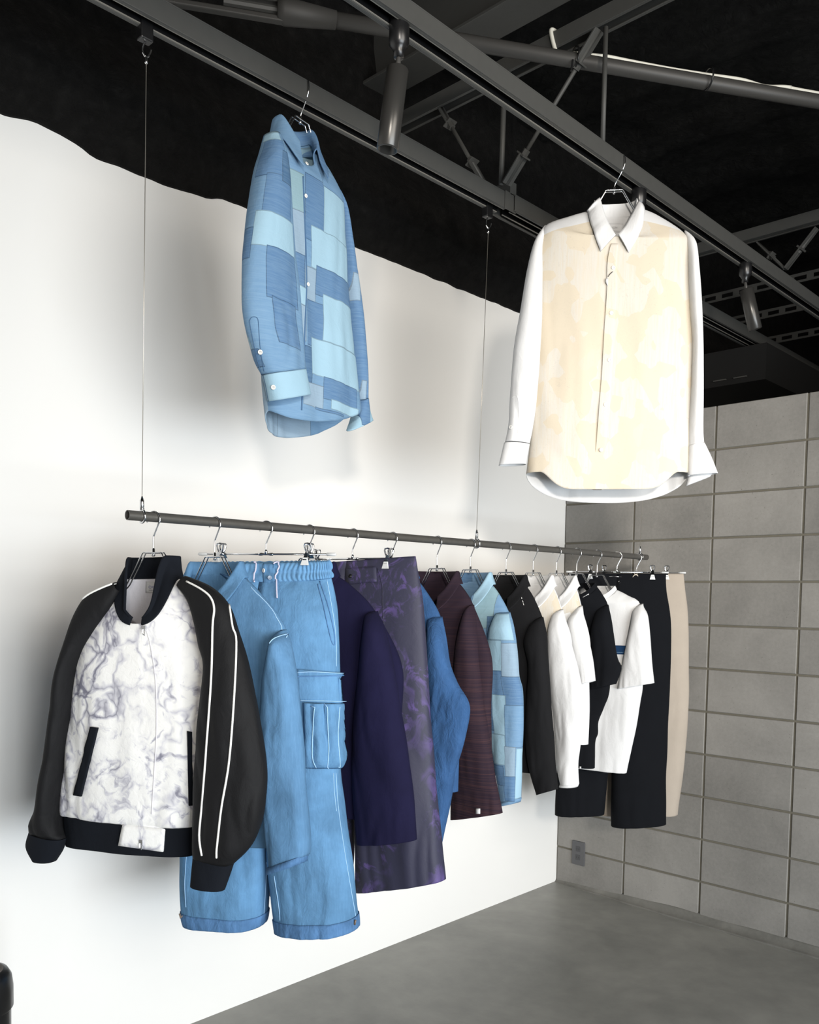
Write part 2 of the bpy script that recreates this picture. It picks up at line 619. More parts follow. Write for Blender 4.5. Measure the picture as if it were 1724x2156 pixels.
cpts = [q0 + Vector((0, .05, .012)), q0 + Vector((0, .012, .012)), q0, q0.lerp(cpts[3], .33) + Vector((0, 0, -.035)), q0.lerp(cpts[3], .66) + Vector((0, 0, -.03))] + cpts[4:] + [cpts[-1] + d * 1.0]
def smooth_path(P, k=6):
    P = [Vector(p) for p in P]
    out = []
    for i in range(len(P) - 1):
        p0, p1, p2, p3 = P[max(0, i - 1)], P[i], P[i + 1], P[min(len(P) - 1, i + 2)]
        for j in range(k):
            t = j / k
            out.append(.5 * ((2 * p1) + (p2 - p0) * t + (2 * p0 - 5 * p1 + 4 * p2 - p3) * t * t + (3 * p1 - p0 - 3 * p2 + p3) * t ** 3))
    out.append(P[-1])
    return out
o0 = cpts[2]
mb = MB()
mb.tube([p - o0 for p in smooth_path(cpts)], .0062, 10)
cab = mb.build('power_cable', M_CABLE, smooth=True, loc=o0)
tag(cab, 'off white power cable tied along the diagonal pipe', 'cable')
for i, (u, v, lab) in enumerate(((1210, 122, 'black cable tie on the pipe beside the slanted rod'), (1490, 166, 'black cable tie on the pipe above the cream fronted shirt'))):
    c = onZ(u, v, ZB + .006)
    root = empty('cable_tie', c, 0, lab, 'cable tie', 'cable ties on the pipe')
    M = d.to_track_quat('Z', 'Y').to_matrix().to_4x4()
    mb = MB()
    ring = [M @ Vector((.031 * math.cos(2 * PI * k / 20), .031 * math.sin(2 * PI * k / 20), 0)) for k in range(20)]
    mb.tube(ring, .003, 6, closed=True)
    mb.build('band', M_BLACKP, root, smooth=True)
    if i == 0:
        mb = MB()
        mb.tube([Vector((.01, -.025, -.02)), Vector((.008, -.03, -.055))], .003, 6)
        mb.build('tail', M_BLACKP, root)

# spotlights
def spotlight(bx, px, z0, aim, length, label, rad=.026):
    y = onX(px[0], px[1], bx).y
    root = empty('track_spotlight', (bx, y, z0), 0, label, 'spotlight', 'track spotlights')
    mb = MB()
    mb.lathe([(.014, .03), (.020, .012), (.024, 0), (.024, -.045), (.018, -.052), (.012, -.062), (.012, -.075)], Matrix.Identity(4), 20)
    mb.build('adapter', M_BLACKP, root, smooth=True)
    a = Vector(aim).normalized()
    q = a.to_track_quat('Z', 'Y').to_matrix().to_4x4()
    mb = MB()
    mb.tube([(0, 0, -.07), Vector((0, 0, -.08)) + a * .03], .006, 8)
    mb.build('stem', plain('grey_stem', (70, 69, 67), .4), root, smooth=True)
    M = Matrix.Translation(Vector((0, 0, -.08)) + a * .02) @ q
    mb = MB()
    mb.lathe([(.004, 0), (rad - .002, 0), (rad, .002), (rad, length - .002), (rad - .002, length), (rad - .004, length), (rad - .006, length - .02), (.004, length - .02)], M, 28)
    mb.build('barrel', plain('satin_black_barrel', (66, 65, 63), .28, .5), root, smooth=True)
    return root
spotlight(1.0855, (840, 88), 2.842, (-.085, -.08, -1), .185, 'black cylindrical spotlight hanging between the two shirts')
spotlight(1.0855, (1345, 402), 2.842, (.2, .5, -.8), .15, 'black spotlight mostly hidden behind the white collar')
spotlight(1.0855, (1570, 550), 2.842, (.10, .16, -.6), .16, 'black cylindrical spotlight beyond the block wall')
spotlight(.66, (1655, 742), 2.842, (.05, .22, -.5), .18, 'black spotlight in shadow low above the block wall')
# ------------------------------------------------------------------ garment frame and cloth builders
RAIL_X = .62
class Frame:
    """vertical plane through the hook axis: local x across the garment, -y to its front, z up"""
    def __init__(s, x, y, th, z):
        s.O = Vector((x, y, z))
        s.th = th * D2R
        s.ex = Vector((math.cos(s.th), math.sin(s.th), 0))
        s.ey = Vector((-math.sin(s.th), math.cos(s.th), 0))
        s.M = Matrix.Translation(s.O) @ Matrix.Rotation(s.th, 4, 'Z')
        s.Mi = s.M.inverted()
        s.lc = s.Mi @ CAM
    def P(s, u, v, d=0):
        """photo pixel -> local point on the plane d in front of the hook axis"""
        n = -s.ey
        dr = ray(u, v)
        q = CAM + dr * ((n.dot(s.O + n * d - CAM)) / n.dot(dr))
        return s.Mi @ q
    def ray_local(s, u, v):
        return (s.Mi.to_3x3() @ ray(u, v)).normalized()

def crop(x0, y0, k):
    return lambda x, y: (x0 + x * k, y0 + y * k)

def cr(p0, p1, p2, p3, t):
    return .5 * (2 * p1 + (p2 - p0) * t + (2 * p0 - 5 * p1 + 4 * p2 - p3) * t * t + (3 * p1 - p0 - 3 * p2 + p3) * t ** 3)

KEYS = ('x', 'y', 'z', 'ax', 'az', 'bf', 'bb', 'fd', 'e', 'm')
def ring(L, R, bf, bb=None, fd=0, e=2.3, y=0, m=1):
    c = ((L[0] + R[0]) / 2, (L[1] + R[1]) / 2)
    return dict(x=c[0], y=y, z=c[1], ax=(R[0] - L[0]) / 2, az=(R[1] - L[1]) / 2, bf=bf, bb=bf if bb is None else bb, fd=fd, e=e, m=m)

def fold_noise(s, z, side, seed, fs=9, fz=1.6):
    s = s + .02 * noise.noise((z * 4 + seed, s * 3, 7.7))
    a = noise.noise((s * fs + seed * 7.3, z * fz, side * 3.1 + seed))
    b = noise.noise((s * fs * 2.3 + seed * 3.1 + z * 1.5, z * fz * 2.1, side * 5.7 + seed))
    c = noise.noise((s * 5 + z * 7 + seed, z * 5 - s * 4, side * 2 + 9.1))
    return a * .62 + (abs(b) * 2 - .5) * .28 + c * .3

def loft(rings, nseg=112, step=.009, folds=.012, seed=1, fs=9, fz=1.6, grow=.75, start=.12, hem=None, edge=.5, wave=0, side=0):
    """-> grid of local points [row][seg]; seg angle 0 at +x, front at 90 degrees (local -y)"""
    n = len(rings)
    rows = []
    for i in range(n - 1):
        a, b = rings[i], rings[i + 1]
        d = max(math.hypot(a['x'] - b['x'], a['z'] - b['z']), abs(a['ax'] - b['ax']) * .8, abs((a['z'] - a['fd']) - (b['z'] - b['fd'])), .004)
        k = max(2, int(d / step))
        for j in range(k):
            t = j / k
            r = {}
            for key in KEYS:
                r[key] = cr(rings[max(0, i - 1)][key], a[key], b[key], rings[min(n - 1, i + 2)][key], t)
            r['q'] = (i + t) / (n - 1)
            rows.append(r)
    r = dict(rings[-1])
    r['q'] = 1
    rows.append(r)
    z0, z1 = rows[0]['z'], rows[-1]['z']
    G = []
    for r in rows:
        tt = min(1, max(0, (z0 - r['z']) / max(.01, z0 - z1)))
        amp = folds * max(0, min(1, (tt - start * .3) / max(.05, start))) * (1 - grow + grow * tt)
        row = []
        for k in range(nseg):
            an = 2 * PI * k / nseg
            cs, sn = math.cos(an), math.sin(an)
            e = 2 / r['e']
            px = math.copysign(abs(cs) ** e, cs)
            py = math.copysign(abs(sn) ** e, sn)
            if side:
                u_ = px * side
                px = side * ((1 - r['m']) * (2 * max(u_, 0) - 1) + r['m'] * u_)
            front = sn > 0
            b = r['bf'] if front else r['bb']
            x = r['x'] + r['ax'] * px
            z = r['z'] + r['az'] * px
            y = r['y'] - b * py
            z -= r['fd'] * (max(0, sn) ** 1.3)
            if hem:
                z += hem(an) * max(0, (tt - .55) / .45) ** 2
            s_ = x
            f = fold_noise(s_, z, 1 if front else -1, seed, fs, fz)
            wgt = edge + (1 - edge) * abs(sn)
            y += -math.copysign(1, sn) * amp * f * min(1, abs(sn) * 2.2) * FOLD
            x += math.copysign(1, cs) * amp * .45 * noise.noise((z * 7 + seed, side_k(cs), seed * 1.7)) * abs(cs) ** 2
            if wave:
                y += wave * tt * noise.noise((x * 4 + seed, z * 1.2, seed + 4.4))
            row.append(Vector((x, y, z)))
        G.append(row)
    return G

FOLD = 1.7
def side_k(c):
    return 1.0 if c > 0 else -1.0

def grid_mesh(name, G, mats, parent, solid=.0022, closed=True, fm=None, cap=False, uoff=None):
    """mats: one material, or list with fm(row, seg, centre) choosing"""
    nr, ns = len(G), len(G[0])
    V = [p for row in G for p in row]
    Fc, mi = [], []
    for i in range(nr - 1):
        for k in range(ns if closed else ns - 1):
            k2 = (k + 1) % ns
            Fc.append((i * ns + k, i * ns + k2, (i + 1) * ns + k2, (i + 1) * ns + k))
            if fm:
                mi.append(fm(i, k, (G[i][k] + G[i + 1][k2]) / 2))
    if cap:
        Fc.append(tuple(range(ns)))
        if fm:
            mi.append(0)
    mats = mats if isinstance(mats, (list, tuple)) else [mats]
    o = mesh(name, V, Fc, parent=parent, mats=mats, fmat=mi if fm else None)
    if uoff is not None:
        uv = o.data.uv_layers.new(name='around')
        c = 0
        for i in range(nr - 1):
            for k in range(ns):
                u0 = (k / ns + uoff) % 1
                for du, dv in ((0, 0), (1, 0), (1, 1), (0, 1)):
                    uv.data[c].uv = (u0 + du / ns, (i + dv) / (nr - 1))
                    c += 1
    if solid:
        md = o.modifiers.new('cloth_thickness', 'SOLIDIFY')
        md.thickness = solid
        md.offset = -1
        if len(mats) > 1 and fm is None:
            md.material_offset = 1
    return o

def bvh_of(*grids):
    V, Fc = [], []
    for G in grids:
        n0, nr, ns = len(V), len(G), len(G[0])
        V += [p for row in G for p in row]
        for i in range(nr - 1):
            for k in range(ns):
                k2 = (k + 1) % ns
                Fc.append((n0 + i * ns + k, n0 + (i + 1) * ns + k, n0 + (i + 1) * ns + k2, n0 + i * ns + k2))
    return BVHTree.FromPolygons(V, Fc)

def hit(fr, bvh, u, v):
    d = fr.ray_local(u, v)
    loc, nrm, _, _ = bvh.ray_cast(fr.lc, d)
    if loc is None:
        loc, nrm, _, _ = bvh.find_nearest(fr.P(u, v, .03))
    if nrm.dot(d) > 0:
        nrm = -nrm
    return loc, nrm

def dens(px, step=5):
    out = []
    P = [Vector((a, b, 0)) for a, b in px]
    for a, b in zip(P, P[1:]):
        k = max(1, int((b - a).length / step))
        out += [a + (b - a) * (j / k) for j in range(k)]
    out.append(P[-1])
    return [(p.x, p.y) for p in out]

def cord_on(fr, bvh, px, r, lift=0, step=5):
    pts = []
    for u, v in dens(px, step):
        l, nrm = hit(fr, bvh, u, v)
        pts.append(l + nrm * lift)
    # drop jumps
    out = [pts[0]]
    for p in pts[1:]:
        if (p - out[-1]).length < .06:
            out.append(p)
    return out

def piping(name, fr, bvh, px, r, material, parent, lift=0, step=5):
    if len(px) > 3:
        px = [(p.x, p.y) for p in smooth_path([(a, b, 0) for a, b in px], 5)]
    pts = cord_on(fr, bvh, px, r, lift, step)
    if len(pts) < 2:
        return None
    mb = MB()
    mb.tube(pts, r, 6)
    return mb.build(name, material, parent, smooth=True)

def patch(name, fr, bvh, quad, material, parent, lift=.002, n=10, m=10, solid=.003, smooth_n=True):
    """cloth piece laid on the garment: quad = pixel corners TL, TR, BR, BL"""
    tl, tr, br, bl = [Vector((a, b, 0)) for a, b in quad]
    G = []
    for i in range(m + 1):
        row = []
        for j in range(n + 1):
            a = tl.lerp(tr, j / n)
            b = bl.lerp(br, j / n)
            p = a.lerp(b, i / m)
            l, nr = hit(fr, bvh, p.x, p.y)
            row.append(l + nr * lift)
        G.append(row)
    o = grid_mesh(name, G, material, parent, 0, closed=False)
    md = o.modifiers.new('thickness', 'SOLIDIFY')
    md.thickness = solid
    md.offset = 0
    return o

def button(fr, bvh, u, v, r, material, parent, hole=None, name='button', lift=.003):
    l, nr = hit(fr, bvh, u, v)
    M = Matrix.Translation(l + nr * lift) @ nr.to_track_quat('Z', 'Y').to_matrix().to_4x4()
    mb = MB()
    mb.lathe([(r * .2, -.0015), (r, -.0012), (r, .0008), (r * .86, .0016), (r * .74, .0009), (.0002, .0008)], M, 18)
    b = mb.build(name, material, parent, smooth=True)
    if hole:
        mb = MB()
        for a, c in ((1, 1), (1, -1), (-1, 1), (-1, -1)):
            mb.lathe([(r * .13, .0007), (r * .13, .0012)], M @ Matrix.Translation((a * r * .25, c * r * .25, 0)), 6)
        mb.build('thread_holes', hole, b)
    return b

def collar(name, fr, neck, profile, mats, parent, gap=26, n=None, solid=.003, center=None):
    """neck: ring of local points (seg 0 at +x, front at 90 deg); profile(q, w) -> list of (out, up); w = 1 at the front ends"""
    ns = len(neck)
    c = center or mid_origin(neck)
    k0 = int(round((90 - gap) / 360 * ns))
    k1 = int(round((90 + gap) / 360 * ns))
    idx = [(k0 - j) % ns for j in range(ns - (k1 - k0) + 1)]
    G = []
    prof0 = profile(0, 1)
    for r in range(len(prof0)):
        G.append([])
    for j, k in enumerate(idx):
        q = j / (len(idx) - 1)
        wfr = abs(q * 2 - 1)
        p = neck[k]
        rad = Vector((p.x - c.x, p.y - c.y, 0))
        rad = rad.normalized() if rad.length > 1e-5 else Vector((1, 0, 0))
        for r, (o_, up, *fw) in enumerate(profile(q, wfr)):
            f = fw[0] if fw else 0
            G[r].append(p + rad * o_ + Vector((0, -f, up)))
    # smooth refine across rows
    R = []
    for i in range(len(G) - 1):
        for s in range(4):
            t = s / 4
            R.append([Vector([cr(G[max(0, i - 1)][k][a], G[i][k][a], G[i + 1][k][a], G[min(len(G) - 1, i + 2)][k][a], t) for a in range(3)]) for k in range(len(G[0]))])
    R.append(G[-1])
    o = grid_mesh(name, R, mats, parent, 0, closed=False)
    md = o.modifiers.new('thickness', 'SOLIDIFY')
    md.thickness = solid
    md.offset = 0
    md2 = o.modifiers.new('soft', 'BEVEL')
    md2.width = solid * .3
    md2.limit_method = 'ANGLE'
    return o, R

# ------------------------------------------------------------------ rail, its cables, and the hangers
ra, rb = onX(268, 1084.3, RAIL_X), onX(1361, 1173.5, RAIL_X)
RZ = (ra.z + rb.z) / 2
RR = .0122
rail = empty('hanging_rail', (RAIL_X, (ra.y + rb.y) / 2, RZ), 0, 'long dark steel rail carrying the whole row of clothes', 'clothes rail')
hl = (rb.y - ra.y) / 2
def rail_z(y):
    return ra.z + (rb.z - ra.z) * (y - ra.y) / (rb.y - ra.y)
mb = MB()
V, Fc = [], []
NS = 32
for (r, yy) in ((RR, -hl), (RR, hl), (RR - .002, hl), (RR - .002, -hl)):
    for k in range(NS):
        an = 2 * PI * k / NS
        zc = rail_z(yy + (ra.y + rb.y) / 2) - RZ
        V.append(Vector((r * math.cos(an), yy, zc + r * math.sin(an))))
for i in range(4):
    for k in range(NS):
        j = (i + 1) % 4
        Fc.append((i * NS + k, i * NS + (k + 1) % NS, j * NS + (k + 1) % NS, j * NS + k))
mb.add(V, Fc)
mb.build('pipe', M_STEEL, rail, smooth=True).modifiers.new('edges', 'EDGE_SPLIT')

for i, (u, vt, vb) in enumerate(((298, 68, 1062), (1018, 432, 1130), (1347, 560, 1158))):
    yb = onX((299, 1003, 1347)[i], (1075, 1135, 1165)[i], RAIL_X).y
    z = rail_z(yb)
    zt = 2.838
    root = empty('suspension_cable', (RAIL_X + .02, yb, z), 0,
                 ['thin steel cable dropping from the beam to the near end of the rail', 'thin steel cable beside the left sleeve of the cream fronted shirt', 'thin steel cable behind the cream fronted shirt, at the far end of the rail'][i], 'cable', 'cables holding up the rail')
    ox = -.02
    top = zt - z
    mb = MB()
    mb.tube([(ox, 0, RR + .028), (ox * .0 + .005, 0, top - .075)], .0010, 6)
    mb.build('wire', M_WIRE, root, smooth=True)
    mb = MB()
    mb.tube([(ox + RR * 1.25 * math.cos(2 * PI * k / 18), 0, RR * 1.25 * math.sin(2 * PI * k / 18)) for k in range(18)], .003, 8, closed=True)
    mb.lathe([(.003, RR * 1.2), (.0055, RR * 1.3), (.0055, RR + .026), (.004, RR + .029), (.002, RR + .036)], Matrix.Translation((ox, 0, 0)), 12)
    mb.build('rail_clamp', M_CHROME, root, smooth=True)
    mb = MB()
    mb.box((-.012, -.016, top - .03), (.012, .016, top + .018))
    mb.build('track_carrier', M_BLACKP, root, bevel=.003)
    mb = MB()
    mb.tube(smooth_path([(.0, 0, top - .03), (.0, -.006, top - .045), (.003, -.008, top - .058), (.006, 0, top - .068), (.008, .008, top - .058), (.010, .010, top - .048)]), .0022, 8)
    mb.lathe([(.003, top - .082), (.004, top - .08), (.004, top - .068), (.0025, top - .066)], Matrix.Translation((.005, 0, 0)), 10)
    mb.build('hook', M_CHROME, root, smooth=True)

def hook_pts(R=.019, drop=.075):
    """hanger hook over a bar centred on the local origin; stem ends at z = -drop"""
    P = []
    for k in range(13):
        an = (205 - k * (205 + 42) / 12) * D2R
        P.append((R * math.cos(an), 0, R * math.sin(an) - R + RR + .0016))
    P += [(.002, 0, -.044), (0, 0, -.052), (0, 0, -drop)]
    return smooth_path(P, 4)

def shirt_hanger(loc, th, drop, label, group, span=.2, slope=.42, top=.026, R=.019, hook=None, mat=None):
    """loc = centre of the bar it hangs on; drop = height from there to the top wire"""
    root = empty('wire_hanger', loc, th * D2R, label, 'hanger', group)
    mb = MB()
    mb.tube(hook or hook_pts(R, drop), .0020, 8)
    mb.build('hook', M_CHROME, root, smooth=True)
    mb = MB()
    mb.lathe([(.0018, -drop + .012), (.0042, -drop + .010), (.0042, -drop - .003), (.0055, -drop - .004), (.003, -drop - .009)], Matrix.Identity(4), 12)
    mb.build('ferrule', M_CHROME, root, smooth=True)
    for s in (-.0065, .0065):
        P = [(-max(span, .1), s, -drop - .102 - (max(span, .1) - .09) * slope), (-.082, s, -drop - .088), (-.06, s, -drop - .055), (-.036, s, -drop - .016), (-.027, s, -drop - .001), (-.02, s, -drop)]
        P = P + [(0, s, -drop)] + [(-a, b, c) for a, b, c in reversed(P)]
        mb = MB()
        mb.tube(smooth_path(P, 4), .0019, 8)
        mb.build('shoulder_wire', M_CHROME, root, smooth=True)
    return root

M_CLIPTIP = plain('clear_rubber_tip', (206, 208, 208), .35, 0, .5)
def clip_hanger(loc, th, drop, label, half=.195, clips=(-.125, .125), clipd=.021):
    root = empty('clip_hanger', loc, th * D2R, label, 'hanger', 'clip hangers on the rail')
    mb = MB()
    mb.tube(hook_pts(.019, drop - .004), .0020, 8)
    mb.build('hook', M_CHROME, root, smooth=True)
    mb = MB()
    mb.tube([(-half, 0, -drop), (half, 0, -drop)], .0026, 10)
    mb.build('bar', M_CHROME, root, smooth=True)
    mb = MB()
    mb.lathe([(.0028, -.022), (.004, -.02), (.004, -.012), (.003, -.008), (.003, .008), (.004, .012), (.004, .02), (.0028, .022)], Matrix.Translation((0, 0, -drop)) @ Matrix.Rotation(PI / 2, 4, 'Y'), 12)
    mb.lathe([(.002, 0), (.0045, 0), (.0045, .01), (.002, .013)], Matrix.Translation((0, 0, -drop)), 10)
    mb.build('swivel', M_CHROME, root, smooth=True)
    for s in (-1, 1):
        mb = MB()
        mb.lathe([(.001, -.02), (.0042, -.018), (.0042, .006), (.003, .008)], Matrix.Translation((s * (half - .004), 0, -drop)) @ Matrix.Rotation(s * PI / 2, 4, 'Y'), 10)
        mb.build('end_cap', M_CLIPTIP, root, smooth=True)
    for cx in clips:
        cl = None
        for fs in (-1, 1):
            mb = MB()
            yq = fs * .0065
            yt = fs * clipd
            loop = [(-.0095, .030), (-.0075, .034), (0, .0352), (.0075, .034), (.0095, .030), (.0075, .019), (.004, .013), (0, .012), (-.004, .013), (-.0075, .019)]
            mb.tube([(cx + a, yq + fs * .004 * (b - .012) / .02, -drop + b - .006) for a, b in loop], .0026, 8, closed=True)
            def slab(w0, z0, y0, w1, z1, y1, th):
                V = []
                for yy in (-th, th):
                    V += [(cx - w0, y0 + yy, z0), (cx + w0, y0 + yy, z0), (cx + w1, y1 + yy, z1), (cx - w1, y1 + yy, z1)]
                return V, [(0, 1, 2, 3), (7, 6, 5, 4), (0, 4, 5, 1), (1, 5, 6, 2), (2, 6, 7, 3), (3, 7, 4, 0)]
            mb.add(*slab(.0055, -drop + .010, yq, .0055, -drop - .017, yt, .0015))
            if cl is None:
                cl = mb.build('clip', M_CHROME, root, smooth=False)
            else:
                mb.build('clip_back', M_CHROME, cl)
            mb = MB()
            mb.add(*slab(.0062, -drop - .010, yq + (yt - yq) * .8, .0118, -drop - .031, yt, .0030))
            mb.build('clip_tip', M_CLIPTIP, cl, bevel=.001)
        mb = MB()
        mb.lathe([(.0045, -.009), (.0045, .009)], Matrix.Translation((cx, 0, -drop)) @ Matrix.Rotation(PI / 2, 4, 'Y'), 10)
        mb.build('clip_sleeve', M_CHROME, cl, smooth=True)
    return root
# ------------------------------------------------------------------ cloth materials
M_SLEEVE = fabric('black_satin_cloth', (30, 30, 32), .1, 1500, .1, rough=.7, spec=.2, wr=.5)
M_RIB = fabric('navy_black_rib_knit', (27, 31, 39), .08, 900, .12)
def tie_dye():
    t = NT('grey_tie_dye_cloth')
    ob = t.obj()
    wob = t.n('ShaderNodeVectorMath', operation='ADD')
    nz = t.n('ShaderNodeTexNoise')
    t.set(nz.inputs['Vector'], ob)
    nz.inputs['Scale'].default_value = 9
    nz.inputs['Detail'].default_value = 3
    sc = t.n('ShaderNodeVectorMath', operation='SCALE')
    t.t.links.new(nz.outputs['Color'], sc.inputs[0])
    sc.inputs['Scale'].default_value = .16
    t.t.links.new(ob, wob.inputs[0])
    t.t.links.new(sc.outputs[0], wob.inputs[1])
    v = t.n('ShaderNodeTexVoronoi', feature='DISTANCE_TO_EDGE')
    t.set(v.inputs['Vector'], t.mapping(wob.outputs[0], (1, 1, .75), rot=(0, .5, 0)))
    v.inputs['Scale'].default_value = 18
    vein = t.ramp(v.outputs['Distance'], [(0.0, 1.), (.04, .6), (.15, 0.)])
    area_ = t.ramp(t.noise(wob.outputs[0], 7, 4, .6), [(.46, 0.), (.62, 1.)])
    blot = t.ramp(t.noise(wob.outputs[0], 13, 5, .6, 1.5), [(.56, 0.), (.74, 1.)])
    f = t.math('ADD', t.math('MULTIPLY', vein, t.math('MULTIPLY_ADD', area_, .75, .06)), t.math('MULTIPLY', blot, .8))
    col = t.ramp(f, [(0, lin((250, 249, 246))), (.32, lin((212, 211, 218))), (.85, lin((136, 135, 150)))])
    h = t.math('ADD', t.noise(ob, 60, 4, .6, .8), t.math('MULTIPLY', t.noise(ob, 1500, 1, .5), .1))
    t.bump(h, .3, .004)
    return t.out(col, .7, 0, .25)
M_TIEDYE = tie_dye()
M_WHITE = fabric('white_cotton', (243, 243, 243), .01, 1400, .08, wr=.5, k=.80)
M_WHITE2 = fabric('white_shirt_cotton', (243, 243, 243), .01, 1400, .08, wr=.5, k=.73)
M_LINING = fabric('white_lining', (236, 234, 240), .02, 1500, .08, rough=.6, wr=.5, k=.85)
M_PIPE = plain('white_cord', (240, 239, 235), .6)
M_DENIM = fabric('bleached_denim', (112, 163, 208), .22, 900, .16, .12, wr=.5)
M_DENIM2 = fabric('washed_denim_shirting', (108, 156, 200), .18, 1000, .14, .16, wr=.4)
M_DENIM_HEM = fabric('denim_seam_fold', (103, 150, 202), .3, 60, .4, .2)
M_THREAD = plain('pale_stitching', (165, 203, 235), .8)
M_NAVY = fabric('deep_navy_cloth', (31, 29, 62), .12, 1200, .1, wr=.3)
M_BLUE = fabric('indigo_linen', (64, 104, 155), .16, 700, .2, .14, wr=.6)
M_BLACKC = fabric('black_cotton', (33, 33, 35), .1, 1300, .1, wr=.3)
M_BLACKW = fabric('black_suiting', (20, 22, 27), .08, 1300, .08, wr=.2)
M_BEIGE = fabric('beige_twill', (206, 193, 178), .04, 1300, .08, wr=.25)
M_BUTTON = plain('white_shell_button', (238, 236, 230), .25, 0, .5)
M_DKBUT = plain('black_button', (20, 20, 22), .15, 0, .6)
M_GREYBUT = plain('grey_horn_button', (132, 146, 165), .3, 0, .5)
M_HOLE = plain('dark_thread', (60, 60, 66), .8)
def purple_dye():
    t = NT('purple_tie_dye_cloth')
    ob = t.obj()
    f = t.noise(t.mapping(ob, (1, 1, .8), rot=(0, .6, 0)), 15, 6, .66, 1.5)
    g = t.ramp(t.noise(ob, 5.5, 3, .5), [(.44, 0.), (.58, 1.)])
    k = t.math('MULTIPLY', t.ramp(f, [(.50, 0.), (.58, .7), (.68, 1.)]), g)
    col = t.mix(k, lin((50, 50, 68)), lin((92, 76, 132)))
    t.bump(t.noise(ob, 24, 4, .6, .6), .3, .004)
    return t.out(col, .6, 0, .3)
M_PURPLE = purple_dye()
def maroon_stripe():
    t = NT('striped_maroon_cloth')
    ob = t.obj()
    s1 = t.noise(t.mapping(ob, (2.5, 2.5, 170)), 1, 3, .7)
    s2 = t.noise(t.mapping(ob, (6, 6, 420)), 1, 2, .6)
    f = t.math('ADD', t.math('MULTIPLY', s1, .7), t.math('MULTIPLY', s2, .3))
    sep = t.n('ShaderNodeSeparateXYZ')
    t.set(sep.inputs[0], ob)
    low = t.ramp(t.math('MULTIPLY_ADD', sep.outputs[2], -1.2, .02), [(.12, .25), (.5, 1.)])
    k = t.math('MULTIPLY', t.ramp(f, [(.46, 0.), (.66, 1.)]), low)
    col = t.mix(k, lin((42, 32, 42)), lin((66, 46, 49)))
    t.bump(f, .35, .002)
    return t.out(col, .85, 0, .15)
M_MAROON = maroon_stripe()
def cream_jacquard(name='cream_jacquard_cloth', yoke=None):
    t = NT(name)
    ob = t.obj()
    wob = t.n('ShaderNodeVectorMath', operation='ADD')
    nz = t.n('ShaderNodeTexNoise')
    t.set(nz.inputs['Vector'], ob)
    nz.inputs['Scale'].default_value = 12
    sc = t.n('ShaderNodeVectorMath', operation='SCALE')
    t.t.links.new(nz.outputs['Color'], sc.inputs[0])
    sc.inputs['Scale'].default_value = .022
    t.t.links.new(ob, wob.inputs[0])
    t.t.links.new(sc.outputs[0], wob.inputs[1])
    v = t.n('ShaderNodeTexVoronoi', feature='F1', distance='MANHATTAN')
    t.set(v.inputs['Vector'], t.mapping(wob.outputs[0], (1, .2, .8), rot=(0, .6, 0)))
    v.inputs['Scale'].default_value = 17
    sh = t.n('ShaderNodeSeparateColor')
    t.t.links.new(v.outputs['Color'], sh.inputs[0])
    scr = t.noise(t.mapping(ob, (170, 170, 9)), 1, 4, .7)
    pale = t.math('MULTIPLY', t.ramp(sh.outputs[0], [(.42, 0.), (.48, 1.)]), t.ramp(scr, [(.3, .25), (.6, 1.)]))
    col = t.mix(pale, lin((199, 188, 169)), lin((199, 194, 185)))
    scratch = t.math('MULTIPLY', t.ramp(t.noise(ob, 60, 6, .8, 3), [(.58, 0.), (.66, 1.)]), t.ramp(sh.outputs[1], [(.45, 0.), (.55, 1.)]))
    col = t.mix(t.math('MULTIPLY', scratch, .5), col, lin((164, 158, 152)))
    if yoke is not None:
        sep = t.n('ShaderNodeSeparateXYZ')
        t.set(sep.inputs[0], ob)
        zz = t.math('MULTIPLY_ADD', t.math('ABSOLUTE', sep.outputs[0]), .25, sep.outputs[2])
        k = t.math('MULTIPLY', t.math('LESS_THAN', zz, yoke), t.math('LESS_THAN', sep.outputs[1], .0))
        col = t.mix(k, lin((205, 205, 205)), col)
    t.bump(t.math('ADD', t.noise(ob, 30, 4, .6), t.math('MULTIPLY', pale, .15)), .25, .004)
    return t.out(col, .75, 0, .2)
M_CREAMY = cream_jacquard('cream_front_with_white_yoke', -.085)
M_CREAM = cream_jacquard()
PB = {k: tuple(v * .88 for v in c) for k, c in dict(L=(166, 202, 222), M=(118, 156, 192), D=(94, 131, 172), DD=(78, 113, 150), G=(152, 176, 197), T=(146, 178, 188)).items()}
UVS = .40
